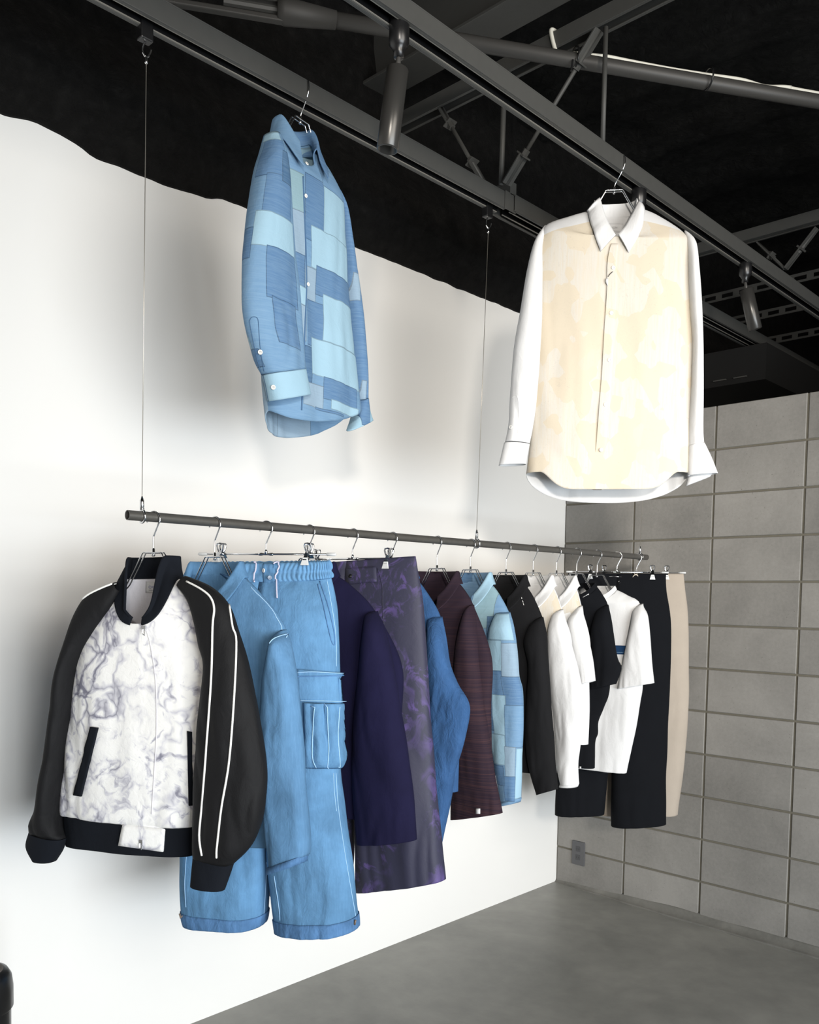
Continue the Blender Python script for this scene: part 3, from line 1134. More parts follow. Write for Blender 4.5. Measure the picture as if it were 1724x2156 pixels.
def patchwork(name, base, rects, uv=False):
    t = NT(name)
    ob = t.obj()
    sep = t.n('ShaderNodeSeparateXYZ')
    t.set(sep.inputs[0], ob)
    X, Z = sep.outputs[0], sep.outputs[2]
    if uv:
        su = t.n('ShaderNodeSeparateXYZ')
        t.set(su.inputs[0], t.n('ShaderNodeTexCoord').outputs['UV'])
        X = t.math('MULTIPLY', su.outputs[0], UVS)
    # slightly wandering seams
    wob = t.math('MULTIPLY_ADD', t.noise(ob, 14, 2, .5), .008, -.004)
    X = t.math('ADD', X, wob)
    Z = t.math('ADD', Z, wob)
    col = lin(PB[base])
    seam = None
    for x0, z0, x1, z1, c in rects:
        cx, hx, cz, hz = (x0 + x1) / 2, abs(x1 - x0) / 2, (z0 + z1) / 2, abs(z1 - z0) / 2
        dx = t.math('SUBTRACT', t.math('ABSOLUTE', t.math('SUBTRACT', X, cx)), hx)
        dz = t.math('SUBTRACT', t.math('ABSOLUTE', t.math('SUBTRACT', Z, cz)), hz)
        d = t.math('MAXIMUM', dx, dz)
        inside = t.math('LESS_THAN', d, 0)
        rim = t.math('COMPARE', d, .0, .0011)
        col = t.mix(inside, col, lin(PB[c]))
        col = t.mix(rim, col, lin([v * .78 for v in PB[c]]))
    st = t.noise(t.mapping(ob, (16, 16, 330)), 1, 3, .6)
    col = t.mix(t.math('MULTIPLY', t.ramp(st, [(.35, 0.), (.75, 1.)]), .22), col, lin((150, 178, 196)))
    h = t.math('ADD', t.math('MULTIPLY', t.noise(ob, 22, 4, .6, .6), 1.6), t.math('MULTIPLY', st, .2))
    t.bump(h, .35, .004)
    return t.out(col, .8, 0, .2)
M_RIBW = M_WHITE

# ------------------------------------------------------------------ shared garment pieces
def rings_px(fr, rows, c=None, d=0, e=2.3):
    """rows: (xL, yL, xR, yR, front depth, back depth, front drop[, d]) in photo or crop pixels"""
    out = []
    for row in rows:
        xl, yl, xr, yr, bf, bb, fd = row[:7]
        dd = row[7] if len(row) > 7 else d
        (a, b), (a2, b2) = (c(xl, yl), c(xr, yr)) if c else ((xl, yl), (xr, yr))
        L, R = fr.P(a, b, dd), fr.P(a2, b2, dd)
        r = ring((L.x, L.z), (R.x, R.z), bf, bb, fd, e, y=-dd)
        v = fr.lc - Vector((r['x'], r['y'], r['z']))
        tan = abs(v.x / v.y)
        bm = (bf + bb) / 2
        half = math.hypot(r['ax'], r['az'])
        true = math.sqrt(max(half * half - (bm * tan) ** 2, (half * .55) ** 2))
        k = true / half
        r['ax'] *= k
        r['az'] *= k
        out.append(r)
    return out

def mirror(rings, k=1.0, dy=0):
    out = []
    for r in rings:
        q = dict(r)
        q['x'] = -r['x'] * k
        q['az'] = -r['az']
        q['y'] = r['y'] + dy
        out.append(q)
    return out

def shirt_collar_profile(stand=.028, leaf=.038, point=.045):
    def f(q, wfr):
        l = leaf + (point - leaf) * wfr ** 3
        return [(0, -.004), (-.003, stand * .55), (.002, stand), (.008, stand * 1.02), (.014, stand - l * .45, .004 * wfr), (.020 + .010 * wfr, stand - l, .010 * wfr)]
    return f

def top_frame(i, th, u, v):
    """frame on hanger i (its stem at pixel u, top wire at pixel v)"""
    p = onX(u, v, RAIL_X)
    return Frame(RAIL_X, p.y, th, p.z)

HL = {}
def rack_hanger(fr, label, clip=False, **kw):
    rz = rail_z(fr.O.y)
    drop = rz - fr.O.z
    loc = (RAIL_X, fr.O.y, rz)
    if clip:
        return clip_hanger(loc, math.degrees(fr.th), drop, label, **kw)
    return shirt_hanger(loc, math.degrees(fr.th), drop, label, 'wire hangers on the rail', **kw)

def garment(fr, name, label, cat, group=None):
    return empty(name, fr.O, fr.th, label, cat, group)

def text_mesh(name, body, size, M, material, parent):
    cu = bpy.data.curves.new('lettering', 'FONT')
    cu.body = body
    cu.size = size
    cu.align_x = 'LEFT'
    o = bpy.data.objects.new('lettering_source', cu)
    COL.objects.link(o)
    dg = bpy.context.evaluated_depsgraph_get()
    me = bpy.data.meshes.new_from_object(o.evaluated_get(dg))
    bpy.data.objects.remove(o)
    me.transform(M)
    me.materials.clear()
    me.materials.append(material)
    q = bpy.data.objects.new(name, me)
    COL.objects.link(q)
    q.parent = parent
    return q

# ------------------------------------------------------------------ bomber jacket
C5 = crop(0, 1040, .399)
C7 = crop(230, 1150, .116)
fr = top_frame(1, 25, 323, 1164)
rack_hanger(fr, 'chrome wire hanger holding the black and white bomber jacket', span=.13)
g = garment(fr, 'bomber_jacket', 'bomber jacket with grey tie-dye front, black sleeves and white piping, nearest on the rail', 'jacket')
body = rings_px(fr, [(250, 1219, 379, 1216, .052, .05, .112), (214, 1262, 416, 1256, .05, .05, .088), (180, 1330, 430, 1330, .05, .05, .040),
                     (160, 1400, 440, 1405, .052, .05, .010), (148, 1520, 436, 1520, .052, .05, 0), (136, 1640, 430, 1640, .056, .05, 0),
                     (131, 1700, 420, 1722, .060, .052, 0), (134, 1712, 419, 1738, .052, .046, 0)], e=2.7)
def flat_half(an):
    return 0
GB = loft(body, folds=.010, seed=3, fs=11, fz=2.4, start=.3)
grid_mesh('body', GB, [M_TIEDYE, M_LINING], g)
bv = bvh_of(GB)
rib = rings_px(fr, [(137, 1710, 417, 1736, .05, .044, 0), (139, 1740, 415, 1768, .049, .043, 0), (143, 1776, 411, 1800, .046, .04, 0)], e=2.7)
GR = loft(rib, folds=.005, seed=4, step=.006)
grid_mesh('hem_rib', GR, M_RIB, g)
bvr = bvh_of(GR)
q = [C5(668, 1676), C5(880, 1700), C5(866, 1884), C5(632, 1852)]
patch('hem_tab', fr, bvr, q, M_TIEDYE, g, .004, 12, 8, .006)
# sleeves
sr = rings_px(fr, [(930, 495, 985, 425, .012, .03, 0, .03), (985, 570, 1110, 482, .02, .04, 0, .04), (1022, 690, 1200, 575, .028, .05, 0, .045), (1042, 800, 1255, 725, .034, .055, 0, .045),
                   (1072, 905, 1310, 900, .04, .055, 0, .045), (1052, 1100, 1362, 1130, .045, .055, 0, .045), (1036, 1300, 1394, 1350, .048, .055, 0, .045),
                   (1026, 1500, 1408, 1520, .05, .055, 0, .045), (1014, 1720, 1390, 1700, .05, .055, 0, .045), (1014, 1840, 1330, 1850, .042, .05, 0, .045), (1020, 1905, 1235, 1955, .030, .034, 0, .045)], C5, e=2.3)
GS = loft(sr, folds=.012, seed=11, fs=10, fz=3, start=.2)
grid_mesh('sleeve', GS, M_SLEEVE, g)
bvs = bvh_of(GS)
cu = rings_px(fr, [(1020, 1900, 1236, 1950, .032, .034, 0, .045), (1012, 1980, 1212, 2020, .030, .030, 0, .045), (1004, 2062, 1186, 2092, .027, .027, 0, .045)], C5)
grid_mesh('cuff', loft(cu, folds=.002, seed=2, step=.006), M_RIB, g)
sl = rings_px(fr, [(600, 452, 640, 525, .012, .03, 0, .03), (468, 512, 590, 605, .02, .04, 0, .04), (402, 590, 502, 745, .028, .05, 0, .04), (352, 720, 440, 870, .034, .05, 0, .04),
                   (300, 930, 402, 985, .04, .05, 0, .04), (262, 1150, 386, 1160, .042, .05, 0, .04), (226, 1400, 356, 1440, .045, .05, 0, .04), (198, 1600, 336, 1660, .045, .05, 0, .04),
                   (152, 1725, 338, 1770, .045, .05, 0, .04), (158, 1780, 348, 1822, .034, .036, 0, .04)], C5)
GL = loft(sl, folds=.010, seed=17, fs=10, fz=3, start=.2)
grid_mesh('sleeve', GL, M_SLEEVE, g)
bvl = bvh_of(GL)
cu = rings_px(fr, [(155, 1772, 352, 1826, .034, .034, 0, .04), (138, 1850, 334, 1884, .032, .032, 0, .04), (172, 1925, 300, 1942, .028, .028, 0, .04)], C5)
grid_mesh('cuff', loft(cu, folds=.002, seed=2, step=.006), M_RIB, g)
for pl_ in ([(985, 462), (1060, 502), (1110, 545), (1130, 605), (1122, 700), (1116, 950), (1096, 1250), (1070, 1600), (1052, 1800), (1066, 1908)],
            [(1207, 585), (1225, 700), (1245, 780), (1236, 1050), (1210, 1400), (1170, 1650), (1146, 1850), (1143, 1920)]):
    piping('piping', fr, bvs, [C5(*p) for p in pl_], .0026, M_PIPE, g, .001)
piping('piping', fr, bvl, [C5(*p) for p in [(612, 468), (540, 496), (470, 530), (425, 566)]], .0026, M_PIPE, g, .001)
for q in ([(485, 1228), (523, 1233), (434, 1596), (396, 1588)], [(987, 1250), (1014, 1255), (1016, 1640), (994, 1642)]):
    patch('pocket_welt', fr, bv, [C5(*p) for p in q], M_RIB, g, .004, 5, 16, .006)
# front flap over the zip, the two zip pulls
zl = [C7(655, 1460), C5(795, 800), C5(822, 1000), C5(826, 1250), C5(812, 1500), C5(800, 1690)]
piping('front_seam', fr, bv, zl, .0011, M_LINING, g, .0006)
def zip_pull(bvx, u, v):
    l, nr = hit(fr, bvx, u, v)
    M = Matrix.Translation(l + nr * .006)
    mb = MB()
    mb.box((-.005, -.003, -.006), (.005, .003, .005), M)
    mb.tube([M @ Vector((-.0025, -.004, -.004)), M @ Vector((-.002, -.005, -.014)), M @ Vector((.004, -.005, -.019)), M @ Vector((.004, -.004, -.004))], .0012, 6)
    mb.build('zip_pull', M_CHROME, g, smooth=False, bevel=.001)
zip_pull(bv, *C7(660, 1475))
zip_pull(bvr, *C5(752, 1830))
# ribbed stand collar
neck = GB[0]
def bomb(q, wfr):
    k = max(0, (wfr - .35) / .65)
    h = .052 * (1 - k ** 3 * .75)
    lean = -.003 - .031 * math.sin(min(1, k * 1.15) * PI) ** .8 * .9
    drop = .0 + .012 * math.sin(k * PI)
    return [(.004, -.004), (lean * .4 + .001, h * .4), (lean * .8, h * .8), (lean, h, drop), (lean - .003, h * .97, drop)]
collar('collar', fr, neck, bomb, M_RIB, g, gap=5, solid=.005)
lab = patch('label', fr, bv, [C7(672, 640), C7(930, 645), C7(900, 855), C7(668, 848)], M_WHITE, g, .0025, 6, 4, .0008)
l0, n0 = hit(fr, bv, *C7(735, 765))
l1, _ = hit(fr, bv, *C7(890, 768))
xa = (l1 - l0).normalized()
za = n0.cross(xa).normalized()
if za.z < 0:
    za = -za
MT = Matrix((xa, za, xa.cross(za))).transposed().to_4x4()
MT.translation = l0 + n0 * .0045
M_INK = plain('blue_ink', (92, 98, 160), .8)
mb = MB()
mb.tube([MT @ Vector((.0035 + .0034 * math.cos(a * PI / 8), .0033 + .0034 * math.sin(a * PI / 8), 0)) for a in range(16)], .0004, 5, closed=True)
mb.build('printed_ring', M_INK, lab)
text_mesh('lettering', 'KUON', .0075, MT @ Matrix.Translation((.0085, .0008, 0)), M_INK, lab)
mb = MB()
mb.box((0, -.0050, -.0002), (.030, -.0040, .0002), MT)
mb.build('printed_line', plain('grey_ink', (90, 90, 100), .8), lab)

# ------------------------------------------------------------------ a long-sleeved shirt on a rack hanger
def rack_shirt(fr, name, label, cat, mats, tip, side, sleeve, hang_label, folds=.012, seed=1, neck=(.076, -.040), neck_fd=.07, hem_cut=0, sleeve_mat=None, cuff=None,
               collar_fn='shirt', collar_mat=None, gap=26, bf=.042, group=None, sleeve_d=.03, smirror=.94, body_e=2.6, cuff_mat=None, left_sleeve=True, fm=None, front_gap=True, hanger_kw={}, sleeve_sub=None):
    """tip: shoulder end (s, z) local; side: further (s, z) right-edge points to the hem; sleeve: pixel rows"""
    rack_hanger(fr, hang_label, **hanger_kw)
    g = garment(fr, name, label, cat, group)
    nx, nz = neck
    R = [ring((-nx, nz), (nx, nz), .05, .045, neck_fd, 2.0)]
    mx, mz = nx + (tip[0] - nx) * .45, nz + (tip[1] - nz) * .36
    R.append(ring((-mx, mz), (mx, mz), .045, .045, neck_fd * .75, 2.1))
    R.append(ring((-tip[0] * .97, tip[1]), (tip[0] * .97, tip[1]), bf, .042, neck_fd * .28, 2.4))
    for i, (s, z) in enumerate(side):
        R.append(ring((-s, z), (s, z), bf, .042, 0, body_e))
    hem = None
    if hem_cut:
        hem = lambda an: -hem_cut * abs(math.sin(an)) ** 1.5
    GB = loft(R, folds=folds, seed=seed, start=.25, hem=hem)
    grid_mesh('body', GB, mats, g, fm=fm)
    sr = rings_px(fr, sleeve, d=sleeve_d)
    GS = loft(sr, folds=folds * .9, seed=seed + 5, fs=12, fz=3.2, start=.12, nseg=72)
    so = grid_mesh('sleeve', GS, sleeve_mat or (mats if not isinstance(mats, list) else mats[0]), g, uoff=.5)
    parts = dict(g=g, GB=GB, GS=GS, bvb=bvh_of(GB), bvs=bvh_of(GS), sleeve=so)
    if left_sleeve:
        ml = mirror(sr, smirror, .0)
        GL = loft(ml, folds=folds * .9, seed=seed + 9, fs=12, fz=3.2, start=.12, nseg=56, step=.014)
        grid_mesh('sleeve', GL, sleeve_mat or (mats if not isinstance(mats, list) else mats[0]), g, uoff=0)
    if cuff:
        a, b = sr[-1], dict(sr[-1])
        def band(rr):
            q0 = dict(rr)
            q1 = dict(rr)
            for q in (q0, q1):
                q['ax'] *= 1.02
                q['az'] *= 1.02
                q['bf'] += .001
                q['bb'] += .001
            q0['z'] += cuff * .15
            q1['z'] -= cuff
            q1['x'] += -.004 * (1 if rr['x'] > 0 else -1)
            return [q0, q1]
        grid_mesh('cuff', loft(band(sr[-1]), folds=.002, seed=seed, step=.008, nseg=72), cuff_mat or sleeve_mat or (mats if not isinstance(mats, list) else mats[0]), g, uoff=.5)
        if left_sleeve:
            grid_mesh('cuff', loft(band(ml[-1]), folds=.002, seed=seed, step=.012, nseg=48), cuff_mat or sleeve_mat or (mats if not isinstance(mats, list) else mats[0]), g)
    if collar_fn == 'shirt':
        collar('collar', fr, GB[0], shirt_collar_profile(), collar_mat or (mats if not isinstance(mats, list) else mats[0]), g, gap=gap)
    elif collar_fn:
        collar('collar', fr, GB[0], collar_fn, collar_mat or (mats if not isinstance(mats, list) else mats[0]), g, gap=gap)
    return parts

def rel(fr, pts, d=0):
    out = []
    for u, v in pts:
        p = fr.P(u, v, d)
        out.append((p.x, p.z))
    return out

def rowz(px_rows, bf=.034, bb=.034):
    a, b, c, d = px_rows[0]
    out = [(a + (c - a) * .62, b + (d - b) * .9 - 1, c, d - 1, bf * .28, bb * .28, 0, .0), (a + (c - a) * .12, b * .8 + d * .2, c + 1, d * .9 + b * .1 + 4, bf * .66, bb * .66, 0, .016)]
    return out + [(a, b, c, d, bf, bb, 0) for a, b, c, d in px_rows[1:]]

def tee_collar(q, wfr):
    return [(.0, -.003), (-.002, .005), (-.006, .013), (-.007, .016)]

# washed denim shirt
fr = top_frame(2, 16, 452, 1172.5)
tip = rel(fr, [(606, 1330)])[0]
P = rack_shirt(fr, 'denim_shirt', 'washed light blue denim shirt with dropped shoulders, behind the bomber jacket', 'shirt', M_DENIM2, tip,
               [(tip[0] * .98, -.32), (.275, -.48), (.285, -.66), (.285, -.72)],
               rowz([(572, 1345, 604, 1326), (566, 1362, 612, 1350), (553, 1430, 625, 1424), (547, 1530, 636, 1530), (547, 1600, 641, 1600), (555, 1700, 648, 1690), (565, 1800, 650, 1772), (566, 1826, 648, 1800)], .04, .04),
               'chrome wire hanger holding the washed denim shirt', folds=.014, seed=21, neck=(.078, -.043), neck_fd=.10, cuff=.017, cuff_mat=M_DENIM_HEM, gap=34, sleeve_d=.045, hem_cut=.03,
               hanger_kw=dict(span=.11))
C4 = crop(360, 1140, .2088)
piping('shoulder_seam', fr, P['bvb'], [C4(*p) for p in [(770, 388), (950, 500), (1090, 630), (1140, 770), (1170, 900)]], .0012, M_THREAD, P['g'], .0005)
piping('armhole_seam', fr, P['bvs'], [C4(*p) for p in [(990, 1030), (1030, 985), (1110, 950), (1190, 932)]], .0014, M_THREAD, P['g'], .0005)
lp = patch('hanger_loop', fr, P['bvb'], [C4(388, 285), C4(520, 297), C4(518, 328), C4(390, 316)], M_DENIM_HEM, P['g'], .004, 8, 2, .002)

# navy shirt
fr = top_frame(4, 20, 650, 1176)
tip = rel(fr, [(795, 1290)])[0]
rack_shirt(fr, 'navy_shirt', 'plain dark navy shirt between the denim trousers and the purple trousers', 'shirt', M_NAVY, tip,
           [(.30, -.30), (.30, -.45), (.30, -.62), (.30, -.735)],
           rowz([(766, 1296, 796, 1288), (764, 1330, 812, 1328), (754, 1420, 832, 1420), (744, 1510, 850, 1530), (741, 1640, 866, 1640), (752, 1777, 879, 1768)], .04, .04),
           'chrome wire hanger whose hook shows behind the clip of the denim trousers', folds=.010, seed=31, gap=26, sleeve_d=.04, hanger_kw=dict(span=.11))

# indigo linen jacket
fr = top_frame(6, 10, 825, 1184)
tip = rel(fr, [(931, 1306)])[0]
rack_shirt(fr, 'linen_jacket', 'bright indigo blue linen jacket with a bent sleeve, right of the purple trousers', 'jacket', M_BLUE, tip,
           [(tip[0], -.30), (.25, -.45), (.26, -.60), (.26, -.70)],
           rowz([(896, 1306, 931, 1300), (899, 1345, 939, 1342), (898, 1385, 947, 1400), (893, 1440, 964, 1440), (887, 1490, 990, 1488), (882, 1550, 979, 1556), (876, 1620, 961, 1622), (872, 1690, 949, 1690), (863, 1772, 928, 1782)], .034, .034),
           'chrome wire hanger whose hook shows behind the clip of the purple trousers', folds=.012, seed=41, cuff=.012, gap=26, sleeve_d=.04, hanger_kw=dict(span=.11))

# maroon striped shirt
fr = top_frame(7, 5, 919.5, 1197)
tip = rel(fr, [(998, 1278)])[0]
P = rack_shirt(fr, 'striped_shirt', 'dark maroon shirt with fine rust stripes and wide sleeves', 'shirt', M_MAROON, tip,
               [(.22, -.28), (.225, -.45), (.23, -.60), (.23, -.70)],
               rowz([(976, 1290, 998, 1274), (968, 1320, 1004, 1312), (960, 1360, 1007, 1350), (955, 1420, 1012, 1414), (952, 1500, 1022, 1500), (950, 1600, 1037, 1600), (949, 1726, 1057, 1712)], .036, .036),
               'chrome wire hanger holding the maroon striped shirt', folds=.008, seed=51, gap=30, neck_fd=.10, sleeve_d=.03, hanger_kw=dict(span=.115))
patch('care_label', fr, P['bvs'], [(1003, 1702), (1012, 1702), (1012, 1713), (1003, 1713)], M_WHITE, P['g'], .004, 2, 2, .0008)

# patchwork shirt on the rail
R1 = crop(840, 1180, .26)
fr = top_frame(8, 4, 990, 1199.5)
tip = rel(fr, [(1076, 1300)])[0]
srows = rowz([(1040, 1292, 1074, 1290), (1032, 1318, 1081, 1316), (1027, 1340, 1087, 1352), (1022, 1400, 1091, 1392), (1022, 1430, 1093, 1425), (1022, 1466, 1100, 1455), (1026, 1526, 1101, 1520), (1040, 1605, 1099, 1598), (1053, 1690, 1097, 1682)], .034, .034)
def rects_from(fr, bvx, c, lst, ns=0, uoff=0):
    mx = my = 0
    def at(x, y):
        if not ns:
            p = hit(fr, bvx, *c(x, y))[0]
            return p.x, p.z
        d = fr.ray_local(*c(x, y))
        l, nr, ix, _ = bvx.ray_cast(fr.lc, d)
        k = 0
        while l is None and k < 40:
            k += 1
            x, y = x + (mx - x) * .06, y + (my - y) * .02
            l, nr, ix, _ = bvx.ray_cast(fr.lc, fr.ray_local(*c(x, y)))
        if l is None:
            l, nr, ix, _ = bvx.find_nearest(fr.P(*c(x, y), .03))
        return ((ix % ns + .5) / ns + uoff) % 1 * UVS, l.z
    out = []
    for x0, y0, x1, y1, col in lst:
        mx, my = (x0 + x1) / 2, (y0 + y1) / 2
        ps = [at(x, y) for x, y in ((x0, y0), (x1, y0), (x1, y1), (x0, y1))]
        out.append(((ps[0][0] + ps[3][0]) / 2, (ps[0][1] + ps[1][1]) / 2, (ps[1][0] + ps[2][0]) / 2, (ps[2][1] + ps[3][1]) / 2, col))
    return out
tmp = bvh_of(loft(rings_px(fr, srows, d=.03), nseg=72, folds=0))
pr_ = rects_from(fr, tmp, R1, ns=72, uoff=.5, lst=[(735, 420, 900, 640, 'L'), (700, 640, 825, 890, 'L'), (825, 660, 975, 940, 'G'), (690, 890, 835, 1090, 'D'), (835, 940, 990, 1170, 'D'), (680, 1090, 768, 1400, 'DD'),
                               (768, 1090, 860, 1410, 'L'), (862, 1170, 1010, 1510, 'M'), (740, 1410, 860, 1660, 'L'), (862, 1510, 940, 1750, 'G'), (850, 1750, 942, 1950, 'D'), (770, 1660, 850, 1830, 'D'), (942, 1510, 1010, 1950, 'L')])
MP2 = patchwork('patchwork_sleeve_cloth', 'M', pr_, True)
hx = .30
body_rects = [(-hx, -.10, -.02, -.28, 'L'), (.02, -.06, .12, -.20, 'T'), (.10, -.16, hx, -.36, 'DD'), (-.02, -.28, .12, -.45, 'M'), (-.2, -.28, -.04, -.5, 'D'), (.1, -.4, hx, -.6, 'L'), (-hx, -.5, 0, -.65, 'G'), (.0, -.5, .14, -.8, 'D')]
MP2B = patchwork('patchwork_body_cloth', 'M', body_rects)
MP2C = patchwork('patchwork_collar_cloth', 'L', [(-.2, .1, -.02, -.15, 'DD'), (-.02, .1, .05, -.15, 'M')])
rack_shirt(fr, 'patchwork_shirt', 'blue patchwork shirt on the rail, between the maroon and the black shirt', 'shirt', MP2B, tip,
           [(.19, -.26), (.19, -.45), (.195, -.60), (.195, -.70)], srows,
           'chrome wire hanger holding the patchwork shirt on the rail', group='blue patchwork shirts', folds=.008, seed=61, sleeve_mat=MP2, collar_mat=MP2C, gap=30, neck_fd=.10, cuff=.012, hanger_kw=dict(span=.115))

# black shirt
R2 = crop(1080, 1190, .2644)
fr = top_frame(9, 4, 1065, 1205)
tip = rel(fr, [(1146, 1310)])[0]
P = rack_shirt(fr, 'black_shirt', 'black long sleeved shirt with small white stitches at the shoulder, next to the white shirts', 'shirt', M_BLACKC, tip,
               [(.18, -.26), (.185, -.45), (.195, -.60), (.19, -.72)],
               rowz([(1112, 1320, 1144, 1300), (1104, 1352, 1151, 1344), (1112, 1401, 1155, 1401), (1109, 1470, 1160, 1468), (1107, 1550, 1167, 1548), (1116, 1620, 1170, 1612), (1128, 1674, 1174, 1661)], .034, .034),
               'chrome wire hanger holding the black shirt', folds=.010, seed=71, gap=30, neck_fd=.10, sleeve_d=.03, hanger_kw=dict(span=.115))
for a in ((1, [(68, 255), (70, 268)]), (1, [(74, 280), (80, 296)]), (1, [(80, 302), (86, 318)]), (1, [(95, 406), (100, 414)]), (1, [(104, 382), (110, 390)])):
    piping('white_stitch', fr, P['bvs'] if a[1][0][1] > 350 else P['bvb'], [R2(*p) for p in a[1]], .001, M_PIPE, P['g'], .0008, 2)

# white long-sleeved shirt
fr = top_frame(10, 4, 1122, 1206)
tip = rel(fr, [(1186, 1292)])[0]
def yoke_fm(i, k, c):
    return 1 if (c.y < 0 and -.30 < c.z < -.02 and abs(c.x) < .17) else 0
rack_shirt(fr, 'white_shirt', 'white long sleeved shirt with cream front, right of the black shirt', 'shirt', [M_WHITE, M_CREAM], tip,
           [(.17, -.26), (.175, -.45), (.18, -.60), (.18, -.715)],
           rowz([(1160, 1298, 1186, 1284), (1155, 1322, 1194, 1318), (1153, 1356, 1203, 1356), (1154, 1412, 1217, 1406), (1162, 1481, 1230, 1478), (1167, 1545, 1225, 1536), (1171, 1602, 1218, 1602), (1180, 1650, 1218, 1652)], .032, .032),
           'chrome wire hanger holding the white long sleeved shirt', folds=.010, seed=81, gap=30, neck_fd=.10, fm=yoke_fm, sleeve_mat=M_WHITE, collar_mat=M_WHITE, cuff=.01, hanger_kw=dict(span=.11))

# white short-sleeved shirt with cream yoke
fr = top_frame(11, 6, 1171, 1207)
tip = rel(fr, [(1226, 1284)])[0]
def yoke2_fm(i, k, c):
    return 1 if (c.y < 0 and c.z > -.155 and c.z < -.05) else 0
rack_shirt(fr, 'short_sleeved_shirt', 'white short sleeved shirt with a cream shoulder panel, left of the black tee', 'shirt', [M_WHITE, M_CREAM], tip,
           [(.15, -.26), (.15, -.40), (.155, -.55), (.155, -.66)],
           rowz([(1200, 1300, 1226, 1276), (1196, 1312, 1229, 1300), (1199, 1349, 1239, 1346), (1210, 1395, 1249, 1394), (1223, 1441, 1254, 1433)], .036, .036),
           'chrome wire hanger holding the white short sleeved shirt', folds=.008, seed=91, gap=30, neck_fd=.10, fm=yoke2_fm, sleeve_mat=M_WHITE, collar_mat=M_WHITE, hanger_kw=dict(span=.10))

# black tee
fr = top_frame(12, 8, 1213.7, 1208)
tip = rel(fr, [(1282, 1282)])[0]
side = rel(fr, [(1281, 1360), (1282, 1450), (1270, 1490), (1258, 1520), (1257, 1545), (1251, 1565), (1250, 1618)])
P = rack_shirt(fr, 'black_tee', 'black short sleeved tee with pale neck lining, in front of the white tee', 't-shirt', M_BLACKW, tip, side,
               rowz([(1252, 1290, 1281, 1274), (1246, 1318, 1287, 1305), (1242, 1350, 1293, 1345), (1240, 1390, 1300, 1386), (1240, 1415, 1308, 1407), (1238, 1452, 1297, 1440)], .03, .03),
               'chrome wire hanger holding the black tee', folds=.007, seed=101, neck=(.088, -.052), neck_fd=.055, collar_fn=tee_collar, gap=1, bf=.036, hanger_kw=dict(span=.11))
patch('neck_lining', fr, P['bvb'], [R2(480, 190), R2(548, 160), R2(605, 235), R2(540, 250)], M_WHITE, P['g'], .002, 5, 4, .001)
patch('side_label', fr, P['bvb'], [R2(532, 1600), R2(546, 1602), R2(544, 1642), R2(533, 1640)], M_WHITE, P['g'], .006, 2, 2, .0008)

# white tee
fr = top_frame(13, 10, 1256.7, 1211)
tip = rel(fr, [(1352, 1276)])[0]
side = rel(fr, [(1355, 1360), (1353, 1441), (1347, 1481), (1336, 1547), (1319, 1628)])
P = rack_shirt(fr, 'white_tee', 'white short sleeved tee with a dark blue band on its chest', 't-shirt', M_WHITE, tip, side,
               rowz([(1330, 1290, 1354, 1272), (1328, 1316, 1363, 1296), (1320, 1350, 1368, 1338), (1310, 1400, 1372, 1386), (1301, 1450, 1377, 1438)], .036, .036),
               'chrome wire hanger holding the white tee', folds=.009, seed=111, neck=(.085, -.06), neck_fd=.05, collar_fn=tee_collar, gap=1, bf=.036, hanger_kw=dict(span=.115))
patch('chest_band', fr, P['bvb'], [(1286, 1358.5), (1318, 1359.5), (1316.6, 1378), (1286, 1377)], fabric('dark_blue_band_cloth', (38, 74, 116), .1), P['g'], .003, 6, 4, .002)
piping('band_stitching', fr, P['bvb'], [(1290, 1373), (1314, 1374)], .0006, M_THREAD, P['g'], .0055)

# ------------------------------------------------------------------ trousers
def trousers(fr, name, label, mat, waist, hips, legL, legR, hang_label, depth=.05, seed=1, folds=.010, wb=.04, wbmat=None, group=None, clips=(-.125, .125), half=.195, d=0, clipd=.021):
    """waist: two pixel corners; hips: pixel rows (L, R) to below the crotch; legs: pixel rows"""
    rack_hanger(fr, hang_label, clip=True, clips=clips, half=half, clipd=clipd)
    g = garment(fr, name, label, 'trousers', group)
    def rows(px, b0, b1, fds=None):
        n = len(px)
        return rings_px(fr, [(a, b, c, e, b0 + (b1 - b0) * i / max(1, n - 1), b0 + (b1 - b0) * i / max(1, n - 1), 0) for i, (a, b, c, e) in enumerate(px)], d=d, e=2.5)
    out = dict(g=g, legs=[], G=[])
    y0 = hips[0][1]
    yc = (legL[0][1] + legR[0][1]) / 2
    cc = (legL[0][2] + legR[0][0]) / 2
    for sd, px in ((-1, legL), (1, legR)):
        top = []
        for xl, yl, xr, yr in hips:
            ym = (yl + yr) / 2
            if ym > yc - 75:
                continue
            k = (ym - y0) / (yc - y0)
            cx = (xl + xr) / 2 * (1 - k) + cc * k
            top.append((xl, yl, cx, ym) if sd < 0 else (cx, ym, xr, yr))
        nt = len(top)
        allr = top + list(px)
        n = len(allr)
        dep = []
        for i in range(n):
            if i < nt:
                dep.append(depth * (.32 + .68 * min(1, (i / max(1, nt - 1)) ** .7)))
            else:
                dep.append(depth * (1 + .25 * (i - nt) / max(1, n - nt - 1)))
        L = rings_px(fr, [(a, b, c, e, q, q, 0) for (a, b, c, e), q in zip(allr, dep)], d=d, e=2.4)
        for r, (xl, yl, xr, yr) in zip(L, allr):
            r['m'] = max(0, min(1, ((yl + yr) / 2 - (yc - 50)) / 230)) ** 1.6
        G_ = loft(L, folds=folds, seed=seed, fs=10, start=.25, nseg=112, side=sd)
        grid_mesh('leg', G_, mat, g)
        out['legs'].append(L)
        out['G'].append(G_)
    out['bv'] = bvh_of(*out['G'])
    return out

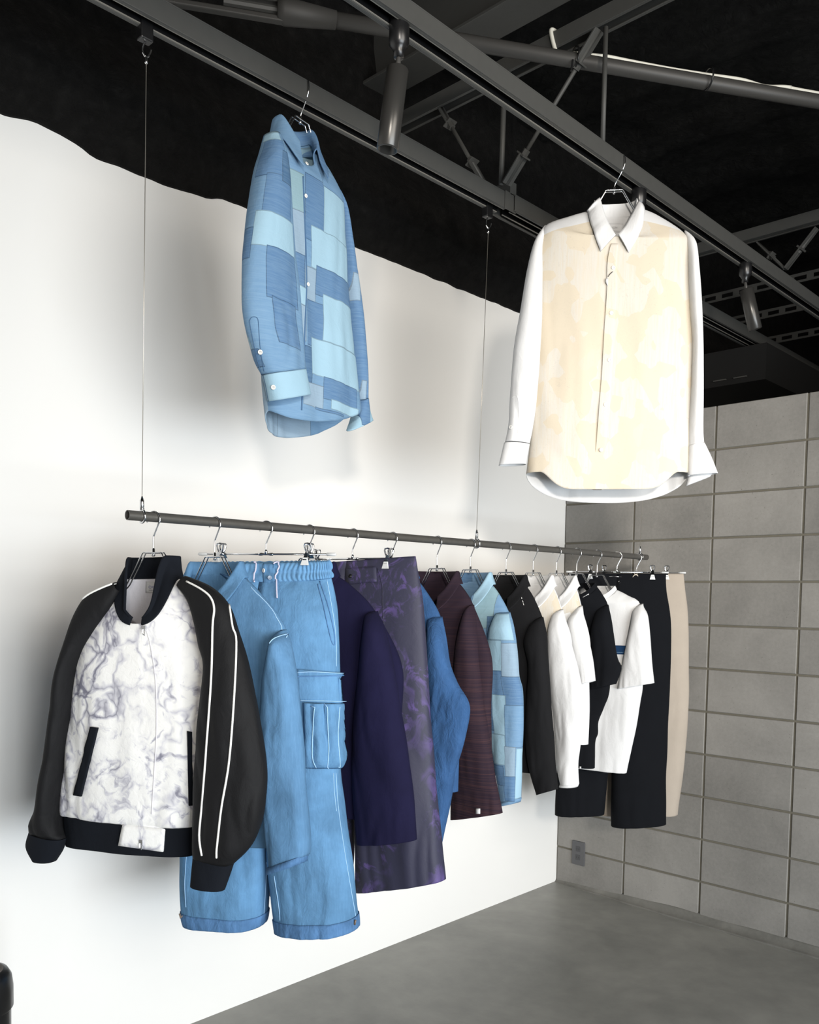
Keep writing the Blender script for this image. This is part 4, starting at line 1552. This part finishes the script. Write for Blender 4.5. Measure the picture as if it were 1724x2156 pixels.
# light denim cargo trousers
fr = top_frame(3, 30, 559.7, 1166.8)
P = trousers(fr, 'denim_trousers', 'light blue denim cargo trousers with gathered elastic waist and drawstring', M_DENIM,
             None, [(412, 1212, 697, 1214), (406, 1250, 706, 1252), (396, 1330, 713, 1310), (390, 1420, 718, 1411), (386, 1500, 718, 1490), (385, 1540, 717, 1540)],
             [(388, 1470, 566, 1470), (386, 1560, 566, 1560), (384, 1680, 566, 1680), (382, 1800, 568, 1800), (381, 1860, 567, 1860), (386, 1915, 563, 1925), (392, 1938, 560, 1943)],
             [(556, 1470, 717, 1470), (557, 1560, 716, 1560), (560, 1640, 717, 1639), (563, 1711, 727, 1711), (566, 1811, 741, 1811), (571, 1885, 749, 1885), (578, 1935, 754, 1930), (581, 1958, 755, 1951)],
             'chrome clip hanger holding the light denim cargo trousers', depth=.065, seed=121, folds=.012, half=.2, clips=(-.134, .126), clipd=.033)
g = P['g']
# gathered elastic waistband: two channels with deep puckers
wr = rings_px(fr, [(417, 1184, 694, 1181, .018, .018, 0), (414, 1196, 695, 1196, .022, .022, 0), (411, 1226, 698, 1217, .027, .024, .004)], e=2.5)
GW = loft(wr, folds=0, seed=5, nseg=420, step=.0035)
n_ = len(GW)
cwx = mid_origin(GW[0])
for i, row in enumerate(GW):
    q = i / (n_ - 1)
    ch = abs(math.sin(q * 2 * PI)) ** .6            # two puffed channels
    ru = .0
    for k, p in enumerate(row):
        an = 2 * PI * k / len(row)
        a = k * .62 + 2.2 * noise.noise((k * .045, q * 2.2, 2.0))
        pk = abs(math.sin(a)) ** .7
        nrm = Vector((math.cos(an) * .3, -math.sin(an), 0)).normalized()
        row[k] = p + nrm * (.0062 * ch * pk + .0015 * ch)
        row[k].z += (.0028 * pk if i == 0 else 0) + -.005 * max(0, math.sin(an)) - (.004 if math.cos(an) < -.2 and math.sin(an) > 0 else 0)
M_WB = fabric('gathered_denim_waistband', (120, 172, 218), .2, 120, .25, .1)
wb = grid_mesh('waistband', GW, M_WB, g, .002)
bvw = bvh_of(GW)
for v in (290, 376):
    pass
patch('fly_tab', fr, bvw, [C4(932, 232), C4(1052, 226), C4(1054, 432), C4(935, 438)], M_DENIM2, g, .004, 6, 8, .002)
button(fr, bvw, *C4(985, 290), .0058, M_BUTTON, g, M_HOLE, lift=.016)
button(fr, bvw, *C4(987, 376), .0058, M_GREYBUT, g, M_HOLE, lift=.016)
M_CORD = plain('pale_lilac_drawstring', (196, 194, 214), .8)
for cpx in ([(838, 232), (850, 222), (858, 240), (852, 330), (848, 425)], [(1050, 236), (1068, 226), (1082, 240), (1074, 330), (1072, 450), (1078, 580)]):
    bvx = bvh_of(GW, *P['G'])
    piping('drawstring', fr, bvx, [C4(*p) for p in cpx], .0022, M_CORD, g, .0075, 3)
# side pocket opening, its stitching, cargo pocket, hem bands
bvp = P['bv']
C5b = crop(600, 1380, .2876)
piping('pocket_edge', fr, bvp, [C4(*p) for p in [(1480, 430), (1530, 620), (1580, 850), (1620, 1010), (1650, 1035), (1640, 900), (1580, 640), (1500, 400)]], .0016, M_DENIM_HEM, g, .001)
piping('side_stitching', fr, bvp, [C4(*p) for p in [(1570, 380), (1610, 600), (1650, 850), (1665, 1050), (1665, 1260)]], .0009, M_THREAD, g, .0005)
piping('side_stitching', fr, bvp, [C5b(*p) for p in [(372, 860), (388, 1100), (430, 1400), (480, 1700), (520, 1930)]], .0009, M_THREAD, g, .0005)
piping('side_stitching', fr, bvp, [C5b(*p) for p in [(354, 860), (360, 1000), (376, 1140)]], .0009, M_THREAD, g, .0005)
patch('pocket_flap', fr, bvp, [C5b(92, 100), C5b(404, 128), C5b(424, 352), C5b(100, 330)], M_DENIM, g, .012, 12, 8, .006)
piping('flap_stitching', fr, bvp, [C5b(*p) for p in [(96, 122), (200, 118), (300, 122), (392, 131)]], .0010, M_THREAD, g, .016)
piping('flap_stitching', fr, bvp, [C5b(*p) for p in [(98, 150), (200, 150), (300, 148), (392, 146)]], .0016, M_DENIM_HEM, g, .016)
piping('flap_stitching', fr, bvp, [C5b(*p) for p in [(120, 326), (220, 326), (330, 330), (408, 336)]], .0010, M_THREAD, g, .016)
def pouch(quad, n=40, m=40):
    tl, tr, br, bl = [Vector((a, b, 0)) for a, b in quad]
    G = []
    for i in range(m + 1):
        row = []
        for j in range(n + 1):
            a, b = i / m, j / n
            p = tl.lerp(tr, b).lerp(bl.lerp(br, b), a)
            l, nr = hit(fr, bvp, p.x, p.y)
            bl_ = (min(1, min(b, 1 - b) * 7) * min(1, (1 - a) * 7 + .02)) ** .6
            h = .004 + .020 * bl_ * (.55 + .45 * a) + .004 * math.cos(b * PI * 6) * bl_ + .005 * bl_ * noise.noise((b * 4, a * 5, 3))
            row.append(l + nr * h)
        G.append(row)
    return G
qd = [C5b(140, 345), C5b(412, 352), C5b(450, 820), C5b(150, 822)]
GP = pouch(qd)
o = grid_mesh('cargo_pocket', GP, M_DENIM, g, 0, closed=False)
md = o.modifiers.new('thickness', 'SOLIDIFY')
md.thickness, md.offset = .0025, -1
Vp, Fp = [p for r_ in GP for p in r_], []
for i in range(len(GP) - 1):
    for k in range(len(GP[0]) - 1):
        w_ = len(GP[0])
        Fp.append((i * w_ + k, (i + 1) * w_ + k, (i + 1) * w_ + k + 1, i * w_ + k + 1))
bvpk = BVHTree.FromPolygons(Vp, Fp)
for pl_ in ([(222, 352), (208, 560), (205, 740), (228, 815)], [(312, 350), (318, 560), (322, 700), (306, 830)], [(398, 352), (382, 560), (390, 700), (402, 830)]):
    piping('pocket_seam', fr, bvpk, [C5b(*p) for p in pl_], .0013, M_THREAD, o, .0032)
def hem_bands(P, dz, mat, inset=.0012):
    for L in P['legs']:
        a = dict(L[-1])
        b = dict(L[-1])
        pz = L[-2]
        k = dz / max(.001, pz['z'] - a['z'])
        for key in ('x', 'ax', 'az', 'bf', 'bb', 'y'):
            b[key] = a[key] + (pz[key] - a[key]) * k
        b['z'] = a['z'] + dz
        for q in (a, b):
            q['ax'] *= 1.012
            q['az'] *= 1.012
            q['bf'] += .0022
            q['bb'] += .0022
        yield b, a
for i, G_ in enumerate(P['G']):
    m_ = [row for row in G_ if row[0].z < G_[-1][0].z + .036]
    cc = mid_origin(m_[-1])
    band = []
    for row in m_:
        band.append([p + Vector((p.x - cc.x, p.y - cc.y, 0)).normalized() * (.0022 + .0012 * abs(math.sin(k * .9))) for k, p in enumerate(row)])
    grid_mesh('hem_band', band, M_DENIM_HEM, g, .0015)
for (u, v) in (C5b(552, 1962), (385, 1930)):
    l, nr = hit(fr, bvp, u, v)
    mb = MB()
    mb.tube([l + Vector((0, -.002, .004)), l + Vector((.004 if u > 500 else -.004, -.006, -.002)), l + Vector((.006 if u > 500 else -.007, -.006, .010))], .0028, 8)
    mb.build('cord_toggle', plain('brown_horn_toggle', (120, 105, 92), .4), g, smooth=True)
# inseam stitching lines
for ln in ([(1100, 380), (1090, 600), (1075, 850), (1060, 1080)], [(1190, 540), (1215, 700), (1245, 900), (1262, 1080)], [(128, 300), (110, 600), (115, 800), (125, 920)]):
    piping('inseam_stitching', fr, bvp, [crop(370, 1750, .174)(*p) for p in ln], .0010, M_THREAD, g, .0006)

# purple tie-dye trousers
fr = top_frame(5, 15, 742, 1176.5)
C3 = crop(590, 1100, .174)
P = trousers(fr, 'purple_trousers', 'wide dark purple trousers with violet tie-dye blotches and one black button', M_PURPLE,
             None, [(597, 1192, 875, 1171), (594, 1212, 882, 1214), (590, 1260, 891, 1266), (584, 1340, 897, 1340), (580, 1440, 902, 1440), (580, 1510, 906, 1510)],
             [(580, 1460, 748, 1460), (576, 1600, 748, 1600), (572, 1720, 745, 1720), (570, 1880, 742, 1872)],
             [(738, 1460, 904, 1460), (742, 1600, 914, 1600), (748, 1720, 924, 1720), (752, 1800, 931, 1797), (752, 1874, 938, 1852)],
             'chrome clip hanger holding the purple tie-dye trousers', depth=.05, seed=131, folds=.010, clips=(-.135, .128))
patch('fly_placket', fr, P['bv'], [C3(806, 560), C3(1165, 535), C3(1175, 720), C3(812, 750)], M_PURPLE, P['g'], .0035, 8, 6, .002)
button(fr, P['bv'], *C3(862, 655), .0062, M_DKBUT, P['g'], lift=.008)
piping('crease', fr, P['bv'], [C3(1180, 560), C3(1235, 760), C3(1240, 1000), (808, 1310), (812, 1380)], .0012, M_PURPLE, P['g'], .0006)

# black trousers
fr = top_frame(14, 33, 1298.5, 1204.5)
P = trousers(fr, 'black_trousers', 'long black wide-leg trousers behind the two tees', M_BLACKW,
             None, [(1196, 1207, 1402, 1208), (1192, 1243, 1403, 1243), (1186, 1322, 1413, 1322), (1182, 1401, 1413, 1401), (1178, 1470, 1410, 1470), (1176, 1520, 1408, 1520)],
             [(1178, 1470, 1290, 1470), (1174, 1580, 1284, 1580), (1171, 1640, 1279, 1640), (1169, 1680, 1275, 1680), (1168, 1714, 1272, 1713)],
             [(1286, 1470, 1409, 1470), (1287, 1580, 1404, 1587), (1287, 1640, 1402, 1640), (1286, 1690, 1402, 1690), (1286, 1738, 1402, 1734)],
             'chrome clip hanger holding the black wide-leg trousers', depth=.05, seed=141, folds=.008, half=.21, clips=(-.112, .147))
button(fr, P['bv'], *R2(845, 137), .0055, M_DKBUT, P['g'], lift=.003)
mb = MB()
l0, n0 = hit(fr, P['bv'], *R2(765, 93))
l1, _ = hit(fr, P['bv'], *R2(865, 96))
mb.tube([l0 + n0 * .004, (l0 + l1) / 2 + n0 * .006, l1 + n0 * .004], .0014, 6)
mb.build('waist_hook_bar', M_CHROME, P['g'], smooth=True)
bw = []
for s, (u, v) in enumerate(((985, 85), (965, 95), (995, 95))):
    pass
l0, n0 = hit(fr, P['bv'], *R2(975, 80))
mb = MB()
for dx, dz in ((-.012, -.010), (.010, -.006), (-.006, .004), (.007, .003)):
    mb.tube([l0 + n0 * .006, l0 + n0 * .007 + Vector((dx * .6, 0, dz * .4)), l0 + n0 * .006 + Vector((dx, 0, dz))], .0014, 6)
mb.build('tag_string_knot', plain('natural_string', (226, 216, 198), .9), P['g'], smooth=True)

# beige trousers
fr = top_frame(15, 30, 1340, 1205.2)
trousers(fr, 'beige_trousers', 'beige trousers farthest along the rail, behind the black pair', M_BEIGE,
         None, [(1242, 1208, 1439, 1208), (1239, 1238, 1442, 1238), (1236, 1309, 1449, 1309), (1234, 1401, 1451, 1401), (1234, 1470, 1450, 1470), (1236, 1520, 1448, 1520)],
         [(1238, 1470, 1345, 1470), (1246, 1580, 1338, 1580), (1258, 1660, 1320, 1660), (1264, 1713, 1312, 1713)],
         [(1340, 1470, 1450, 1470), (1350, 1580, 1443, 1587), (1356, 1650, 1435, 1650), (1360, 1712, 1427, 1714)],
         'chrome clip hanger holding the beige trousers at the end of the rail', depth=.05, seed=151, folds=.008, half=.205, clips=(-.14, .128))
# ------------------------------------------------------------------ the two shirts hung from the beams
def beam_hook(fr, x0, x1, ztop):
    c = (x0 + x1) / 2
    h = (x1 - x0) / 2 + .0035
    zt = ztop + .0025 - fr.O.z
    W = [(-h - .001, zt - .020), (-h, zt - .006), (-h + .008, zt), (0, zt + .001), (h - .008, zt), (h, zt - .008), (h + .002, zt - .030), (h - .006, zt - .048), (h * .5, zt - .064), (.004, zt - .080), (.0, zt - .092), (0, .004)]
    P = []
    for x, z in W:
        p = Vector((c - fr.O.x + x, 0, 0))
        q = Matrix.Rotation(-fr.th, 3, 'Z') @ p
        P.append((q.x, q.y, z))
    return smooth_path(P, 5)

# blue patchwork shirt
CP = crop(450, 150, .3756)
BX = .6605
p = onX(632, 254, BX)
fr = Frame(BX, p.y, 100, p.z)
hk = shirt_hanger(fr.O, 100, 0, 'chrome wire hanger hooked over the beam holding the high patchwork shirt', 'wire hangers hooked on the beams', span=.075, hook=beam_hook(fr, B1[0], B1[1], 2.892))
g = garment(fr, 'patchwork_shirt', 'large blue patchwork shirt hanging alone from the beam above the rail', 'shirt', 'blue patchwork shirts')
body = rings_px(fr, [(352, 318, 560, 415, .045, .045, .085), (318, 345, 640, 545, .05, .045, .065), (285, 430, 700, 690, .055, .05, .03), (275, 560, 716, 800, .058, .052, .008), (262, 800, 724, 1000, .060, .055, 0),
                     (258, 1050, 735, 1190, .062, .056, 0), (262, 1400, 757, 1480, .062, .058, 0), (275, 1700, 790, 1720, .060, .058, 0), (288, 1905, 806, 1880, .058, .058, 0)], CP, e=2.5)
GB = loft(body, folds=.012, seed=211, fs=9, start=.25, hem=lambda an: (-.040 * max(0, math.sin(an)) ** 1.2 - .075 * max(0, -math.sin(an)) ** 1.2))
bv = bvh_of(GB)
GBf = loft(body, folds=0, seed=211, hem=lambda an: (-.040 * max(0, math.sin(an)) ** 1.2 - .075 * max(0, -math.sin(an)) ** 1.2))
bvf = bvh_of(GBf)
br = rects_from(fr, bvf, CP, [(515, 600, 615, 960, 'D'), (618, 690, 735, 950, 'L'), (552, 935, 740, 1150, 'L'), (520, 1100, 582, 1290, 'G'), (582, 1150, 760, 1300, 'D'), (530, 1290, 620, 1545, 'D'), (620, 1300, 780, 1550, 'L'),
                              (508, 1540, 553, 1745, 'DD'), (553, 1548, 812, 1752, 'L'), (495, 1752, 618, 1880, 'G'), (618, 1752, 800, 1868, 'D'), (480, 1880, 658, 1960, 'D'), (658, 1868, 800, 1930, 'L'),
                              (400, 560, 505, 780, 'T'), (430, 780, 515, 1020, 'G'), (440, 1020, 515, 1200, 'D'), (440, 1200, 525, 1300, 'L'), (430, 1300, 520, 1500, 'G'), (600, 540, 730, 690, 'M')])
sep_front = patchwork('patchwork_front_cloth', 'M', br)
MB2 = patchwork('patchwork_back_cloth', 'M', [(-.3, -.5, 0, -.66, 'L'), (0, -.4, .3, -.6, 'D'), (-.3, -.66, -.02, -.9, 'G'), (-.02, -.62, .12, -.9, 'G'), (.12, -.6, .3, -.9, 'M'), (-.3, -.1, .0, -.3, 'D'), (0, -.05, .3, -.25, 'L')])
grid_mesh('body', GB, [sep_front, MB2], g, fm=lambda i, k, c: 0 if 0 <= k < 56 else 1)
# left sleeve, in front
sl = rings_px(fr, [(292, 335, 375, 365, .018, .03, 0, .03), (262, 420, 400, 450, .035, .04, 0, .035), (232, 520, 420, 560, .042, .045, 0, .04), (205, 680, 432, 720, .045, .05, 0, .045), (180, 860, 440, 880, .046, .05, 0, .045), (158, 1060, 452, 1060, .046, .05, 0, .045),
                   (152, 1250, 470, 1240, .046, .05, 0, .045), (172, 1420, 482, 1400, .046, .05, 0, .045), (222, 1590, 500, 1560, .044, .048, 0, .045), (272, 1700, 508, 1672, .038, .04, 0, .045)], CP)
GL = loft(sl, folds=.009, seed=221, fs=11, fz=3, nseg=96, start=.15)
bvl = bvh_of(GL)
bvlf = bvh_of(loft(sl, folds=0, nseg=96))
lr = rects_from(fr, bvlf, CP, ns=96, lst=[(265, 395, 395, 590, 'D'), (285, 590, 432, 820, 'D'), (385, 430, 440, 640, 'DD'), (218, 820, 450, 1012, 'L'), (292, 1015, 456, 1300, 'D'), (345, 1300, 470, 1535, 'D'),
                               (340, 1535, 520, 1700, 'L'), (215, 1468, 278, 1700, 'L'), (278, 1560, 342, 1690, 'D'), (262, 340, 370, 395, 'L'), (150, 870, 212, 1060, 'D')])
grid_mesh('sleeve', GL, patchwork('patchwork_near_sleeve_cloth', 'M', lr, True), g, uoff=0)
cu = rings_px(fr, [(276, 1700, 512, 1672, .040, .042, 0, .045), (292, 1770, 524, 1740, .042, .042, 0, .045), (308, 1852, 538, 1812, .042, .042, 0, .045)], CP)
GC = loft(cu, folds=.003, seed=5, step=.006)
bvc = bvh_of(GC)
cr_ = rects_from(fr, bvc, CP, [(285, 1715, 362, 1840, 'D')], 112)
cr_ = [(a_, b_ + .1, c_ + (c_ - a_) * .0 + .05, d_ - .1, e_) for a_, b_, c_, d_, e_ in cr_]
grid_mesh('cuff', GC, patchwork('patchwork_cuff_cloth', 'L', cr_, True), g, uoff=0)
button(fr, bvl, *CP(263, 1573), .0062, M_BUTTON, g, M_HOLE)
button(fr, bvc, *CP(336, 1771), .0062, M_BUTTON, g, M_HOLE)
for pl_ in ([(200, 1400), (215, 1378), (245, 1385), (252, 1440), (262, 1560), (285, 1700)], [(200, 1400), (215, 1480), (240, 1600), (270, 1705)]):
    piping('placket_seam', fr, bvl, [CP(*p) for p in pl_], .0009, plain('seam_blue', PB['DD'], .9), g, .0005)
# far sleeve
sr = rings_px(fr, [(655, 655, 708, 680, .016, .024, 0, 0), (690, 760, 735, 775, .024, .03, 0, 0), (700, 950, 765, 945, .03, .034, 0, -.005), (716, 1150, 792, 1130, .032, .036, 0, -.005), (736, 1350, 822, 1330, .032, .036, 0, -.005),
                   (756, 1550, 846, 1530, .03, .034, 0, -.005), (776, 1720, 853, 1700, .028, .03, 0, -.005), (795, 1850, 854, 1830, .026, .028, 0, -.005)], CP)
GR = loft(sr, folds=.006, seed=231, fs=12, fz=3, nseg=72)
bvr = bvh_of(GR)
rr = rects_from(fr, bvr, CP, [(725, 1135, 825, 1292, 'G'), (780, 1735, 870, 1850, 'G')])
grid_mesh('sleeve', GR, patchwork('patchwork_far_sleeve_cloth', 'D', rr), g)
cu = rings_px(fr, [(797, 1850, 856, 1832, .026, .028, 0, -.005), (775, 1940, 873, 1895, .026, .028, 0, -.005), (745, 2020, 889, 1950, .026, .026, 0, -.005)], CP)
GC = loft(cu, folds=.002, seed=5, step=.006)
cr_ = rects_from(fr, bvh_of(GC), CP, [(820, 1800, 900, 2000, 'D')])
grid_mesh('cuff', GC, patchwork('patchwork_far_cuff_cloth', 'L', cr_), g)
M_COLP = patchwork('patchwork_high_collar_cloth', 'D', [(-.2, .1, -.03, -.2, 'M')])
collar('collar', fr, GB[0], shirt_collar_profile(.034, .055, .075), M_COLP, g, gap=30, solid=.003)
for v_, r_ in ((522, .0055), (700, .0052), (1195, .0052)):
    button(fr, bv, *CP(518 if v_ < 600 else 512 if v_ < 900 else 524, v_), r_, M_BUTTON, g, M_HOLE)
piping('placket_edge', fr, bv, [CP(*p) for p in [(500, 590), (508, 800), (516, 1000), (520, 1200), (512, 1400), (505, 1600), (492, 1900)]], .0028, plain('placket_shadow_blue', PB['DD'], .9), g, -.0005)  # dark blue cord along the placket edge

# white shirt with cream front
def sstep(t):
    t = max(0, min(1, t))
    return t * t * (3 - 2 * t)
CW = crop(1000, 380, .334)
BX = 1.0855
p = onX(1293, 402, BX)
fr = Frame(BX, p.y, 38, p.z)
shirt_hanger(fr.O, 38, 0, 'chrome wire hanger hooked over the beam holding the cream fronted shirt', 'wire hangers hooked on the beams', span=.13, hook=beam_hook(fr, B2[0], B2[1], 2.888))
g = garment(fr, 'cream_front_shirt', 'large white shirt with patterned cream front hanging from the right beam', 'shirt')
body = rings_px(fr, [(725, 190, 1045, 175, .05, .05, .105), (600, 225, 1150, 220, .055, .05, .090), (440, 290, 1310, 330, .06, .055, .045), (408, 420, 1345, 430, .06, .055, .010), (405, 700, 1362, 700, .062, .058, 0), (385, 1050, 1372, 1000, .064, .06, 0),
                     (365, 1400, 1368, 1400, .066, .062, 0), (340, 1700, 1360, 1700, .066, .064, 0), (318, 1850, 1350, 1850, .066, .066, 0)], CW, e=2.6)
GB = loft(body, folds=.010, seed=311, fs=8, start=.3, hem=lambda an: (-.056 * sstep((math.sin(an) - .62) / .33) - .085 * max(0, -math.sin(an)) ** 1.1))
grid_mesh('body', GB, M_CREAMY, g)
bv = bvh_of(GB)
sl = rings_px(fr, [(438, 284, 462, 288, .006, .01, 0, .0), (372, 390, 428, 400, .022, .034, 0, .02), (325, 570, 426, 580, .036, .045, 0, .035), (282, 830, 424, 840, .04, .045, 0, .035), (242, 1080, 408, 1100, .04, .045, 0, .035),
                   (216, 1380, 385, 1380, .038, .042, 0, .035), (208, 1540, 362, 1560, .034, .038, 0, .035), (186, 1650, 345, 1660, .03, .034, 0, .035)], CW)
GL = loft(sl, folds=.010, seed=321, fs=12, fz=2.2, nseg=80)
grid_mesh('sleeve', GL, M_WHITE2, g)
cu = rings_px(fr, [(182, 1655, 345, 1665, .03, .034, 0, .035), (165, 1730, 330, 1735, .028, .03, 0, .035), (149, 1797, 322, 1790, .027, .028, 0, .035)], CW)
grid_mesh('cuff', loft(cu, folds=.002, seed=5, step=.006), M_WHITE2, g)
button(fr, bvh_of(GL), *CW(228, 1556), .006, M_BUTTON, g, M_HOLE)
piping('placket_seam', fr, bvh_of(GL), [CW(*p) for p in [(232, 1370), (268, 1362), (275, 1500), (262, 1660)]], .0008, plain('white_seam', (222, 222, 222), .9), g, .0004)
sr = rings_px(fr, [(1318, 318, 1340, 326, .006, .01, 0, .0), (1332, 400, 1394, 395, .022, .034, 0, .012), (1338, 560, 1414, 560, .034, .042, 0, .025), (1345, 800, 1430, 800, .036, .042, 0, .025), (1362, 1050, 1440, 1050, .036, .042, 0, .025),
                   (1352, 1350, 1441, 1350, .036, .04, 0, .025), (1342, 1560, 1440, 1560, .032, .036, 0, .025), (1340, 1680, 1446, 1660, .03, .032, 0, .025)], CW)
GR = loft(sr, folds=.008, seed=331, fs=12, fz=2.4, nseg=80)
grid_mesh('sleeve', GR, M_WHITE2, g)
cu = rings_px(fr, [(1338, 1675, 1446, 1655, .03, .032, 0, .025), (1336, 1770, 1490, 1745, .028, .03, 0, .025), (1338, 1862, 1530, 1846, .026, .028, 0, .025)], CW)
grid_mesh('cuff', loft(cu, folds=.003, seed=6, step=.006), M_WHITE2, g)
bw_ = rings_px(fr, [(1345, 1850, 1500, 1840, .020, .02, 0, .0), (1328, 1925, 1482, 1868, .018, .018, 0, .0)], CW)
grid_mesh('cuff_flap', loft(bw_, folds=.001, seed=7, step=.006, nseg=48), M_WHITE2, g)
def stand_only(h):
    return lambda q, wfr: [(0, -.006), (-.008, h * .5), (-.013, h * (1 - .55 * wfr ** 4)), (-.013, h * 1.02 * (1 - .55 * wfr ** 4))]
cl_, _ = collar('collar', fr, GB[0], stand_only(.030), M_WHITE2, g, gap=10, solid=.003)
def leaf(inner, outer, c, din, dout, mat, parent, bvx, lift=.007, n=14, m=8):
    I = smooth_path([(*c(*p), 0) for p in inner], 6)
    O_ = smooth_path([(*c(*p), 0) for p in outer], 6)
    G = []
    for i in range(n + 1):
        t = i / n
        def pick(A):
            f = t * (len(A) - 1)
            k = min(len(A) - 2, int(f))
            return A[k].lerp(A[k + 1], f - k)
        a, b = pick(I), pick(O_)
        pa = fr.P(a.x, a.y, din[0] + (din[1] - din[0]) * t)
        pb = fr.P(b.x, b.y, dout[0] + (dout[1] - dout[0]) * t)
        l, nr = hit(fr, bvx, b.x, b.y)
        if (l - pb).length < .06:
            pb = l + nr * lift
        row = []
        for j in range(m + 1):
            s_ = j / m
            p = pa.lerp(pb, s_)
            p = p + Vector((0, -.010 * math.sin(s_ * PI) * (1 - t * .6), 0))
            row.append(p)
        G.append(row)
    o = grid_mesh('collar_leaf', G, mat, parent, 0, closed=False)
    md = o.modifiers.new('thickness', 'SOLIDIFY')
    md.thickness, md.offset = .0028, 0
    return o
leaf([(787, 106), (808, 180), (838, 260), (886, 343)], [(705, 160), (722, 260), (752, 350), (790, 452)], CW, (.015, .072), (.01, .07), M_WHITE2, cl_, bv)
leaf([(1030, 132), (985, 215), (945, 285), (903, 337)], [(1064, 190), (1052, 300), (1012, 385), (966, 460)], CW, (.015, .072), (.01, .07), M_WHITE2, cl_, bv)
# button stand, buttons, swing tag, neck label
G = []
stand = [(855, 400, 905), (838, 470, 898), (828, 560, 892), (832, 680, 898), (818, 850, 884), (806, 1050, 872), (800, 1200, 866), (782, 1400, 850), (768, 1600, 836), (750, 1800, 820), (735, 1950, 806)]
for x0, y, x1 in stand:
    row = []
    for j in range(6):
        l, nr = hit(fr, bv, *CW(x0 + (x1 - x0) * j / 5, y))
        row.append(l + nr * (.004 - .003 * (j == 5)))
    G.append(row)
o = grid_mesh('button_stand', G, M_CREAM, g, 0, closed=False)
md = o.modifiers.new('smooth', 'SUBSURF')
md.levels = md.render_levels = 2
md = o.modifiers.new('thickness', 'SOLIDIFY')
md.thickness, md.offset = .002, 0
for x, y in ((870, 555), (857, 840), (845, 1135), (820, 1415), (793, 1700)):
    button(fr, bv, *CW(x, y), .006, M_BUTTON, g, M_HOLE, lift=.0065)
piping('tag_string', fr, bv, [CW(*p) for p in [(866, 580), (848, 596), (836, 612)]], .0011, M_BLACKP, g, .008, 2)
patch('swing_tag', fr, bv, [CW(822, 622), CW(838, 622), CW(834, 672), CW(820, 645)], M_WHITE2, g, .007, 2, 2, .0008)
lab = patch('neck_label', fr, bv, [CW(835, 270), CW(935, 274), CW(930, 330), CW(838, 325)], M_WHITE2, g, .003, 4, 3, .0008)
l0, n0 = hit(fr, bv, *CW(842, 306))
l1, _ = hit(fr, bv, *CW(890, 306))
xa = (l1 - l0).normalized()
za = n0.cross(xa).normalized()
if za.z < 0:
    za = -za
MT = Matrix((xa, za, xa.cross(za))).transposed().to_4x4()
MT.translation = l0 + n0 * .005
text_mesh('lettering', 'KUON', .009, MT, plain('pale_grey_ink', (176, 176, 178), .8), lab)

# black round bin at the lower left corner of the view
bp = onX(4, 2060, .55)
zt = bp.z
root = empty('waste_bin', (bp.x - .078, bp.y - .026, FZ), 0, 'black round bin with a grey lid at the lower left corner', 'bin')
mb = MB()
zz = zt - FZ
mb.lathe([(.060, 0), (.068, .004), (.072, zz - .10), (.074, zz - .09)], Matrix.Identity(4), 40)
mb.build('body', M_BLACKP, root, smooth=True)
mb = MB()
mb.lathe([(.074, zz - .095), (.0775, zz - .09), (.0775, zz - .045), (.074, zz - .018), (.066, zz - .004), (.056, zz)], Matrix.Identity(4), 40)
mb.build('rim', M_BLACKP, root, smooth=True)
mb = MB()
mb.lathe([(.054, zz - .004), (.056, zz + .001), (.050, zz + .003), (.001, zz + .003)], Matrix.Identity(4), 40)
mb.build('lid', plain('grey_brown_lid', (96, 90, 84), .6), root, smooth=True)
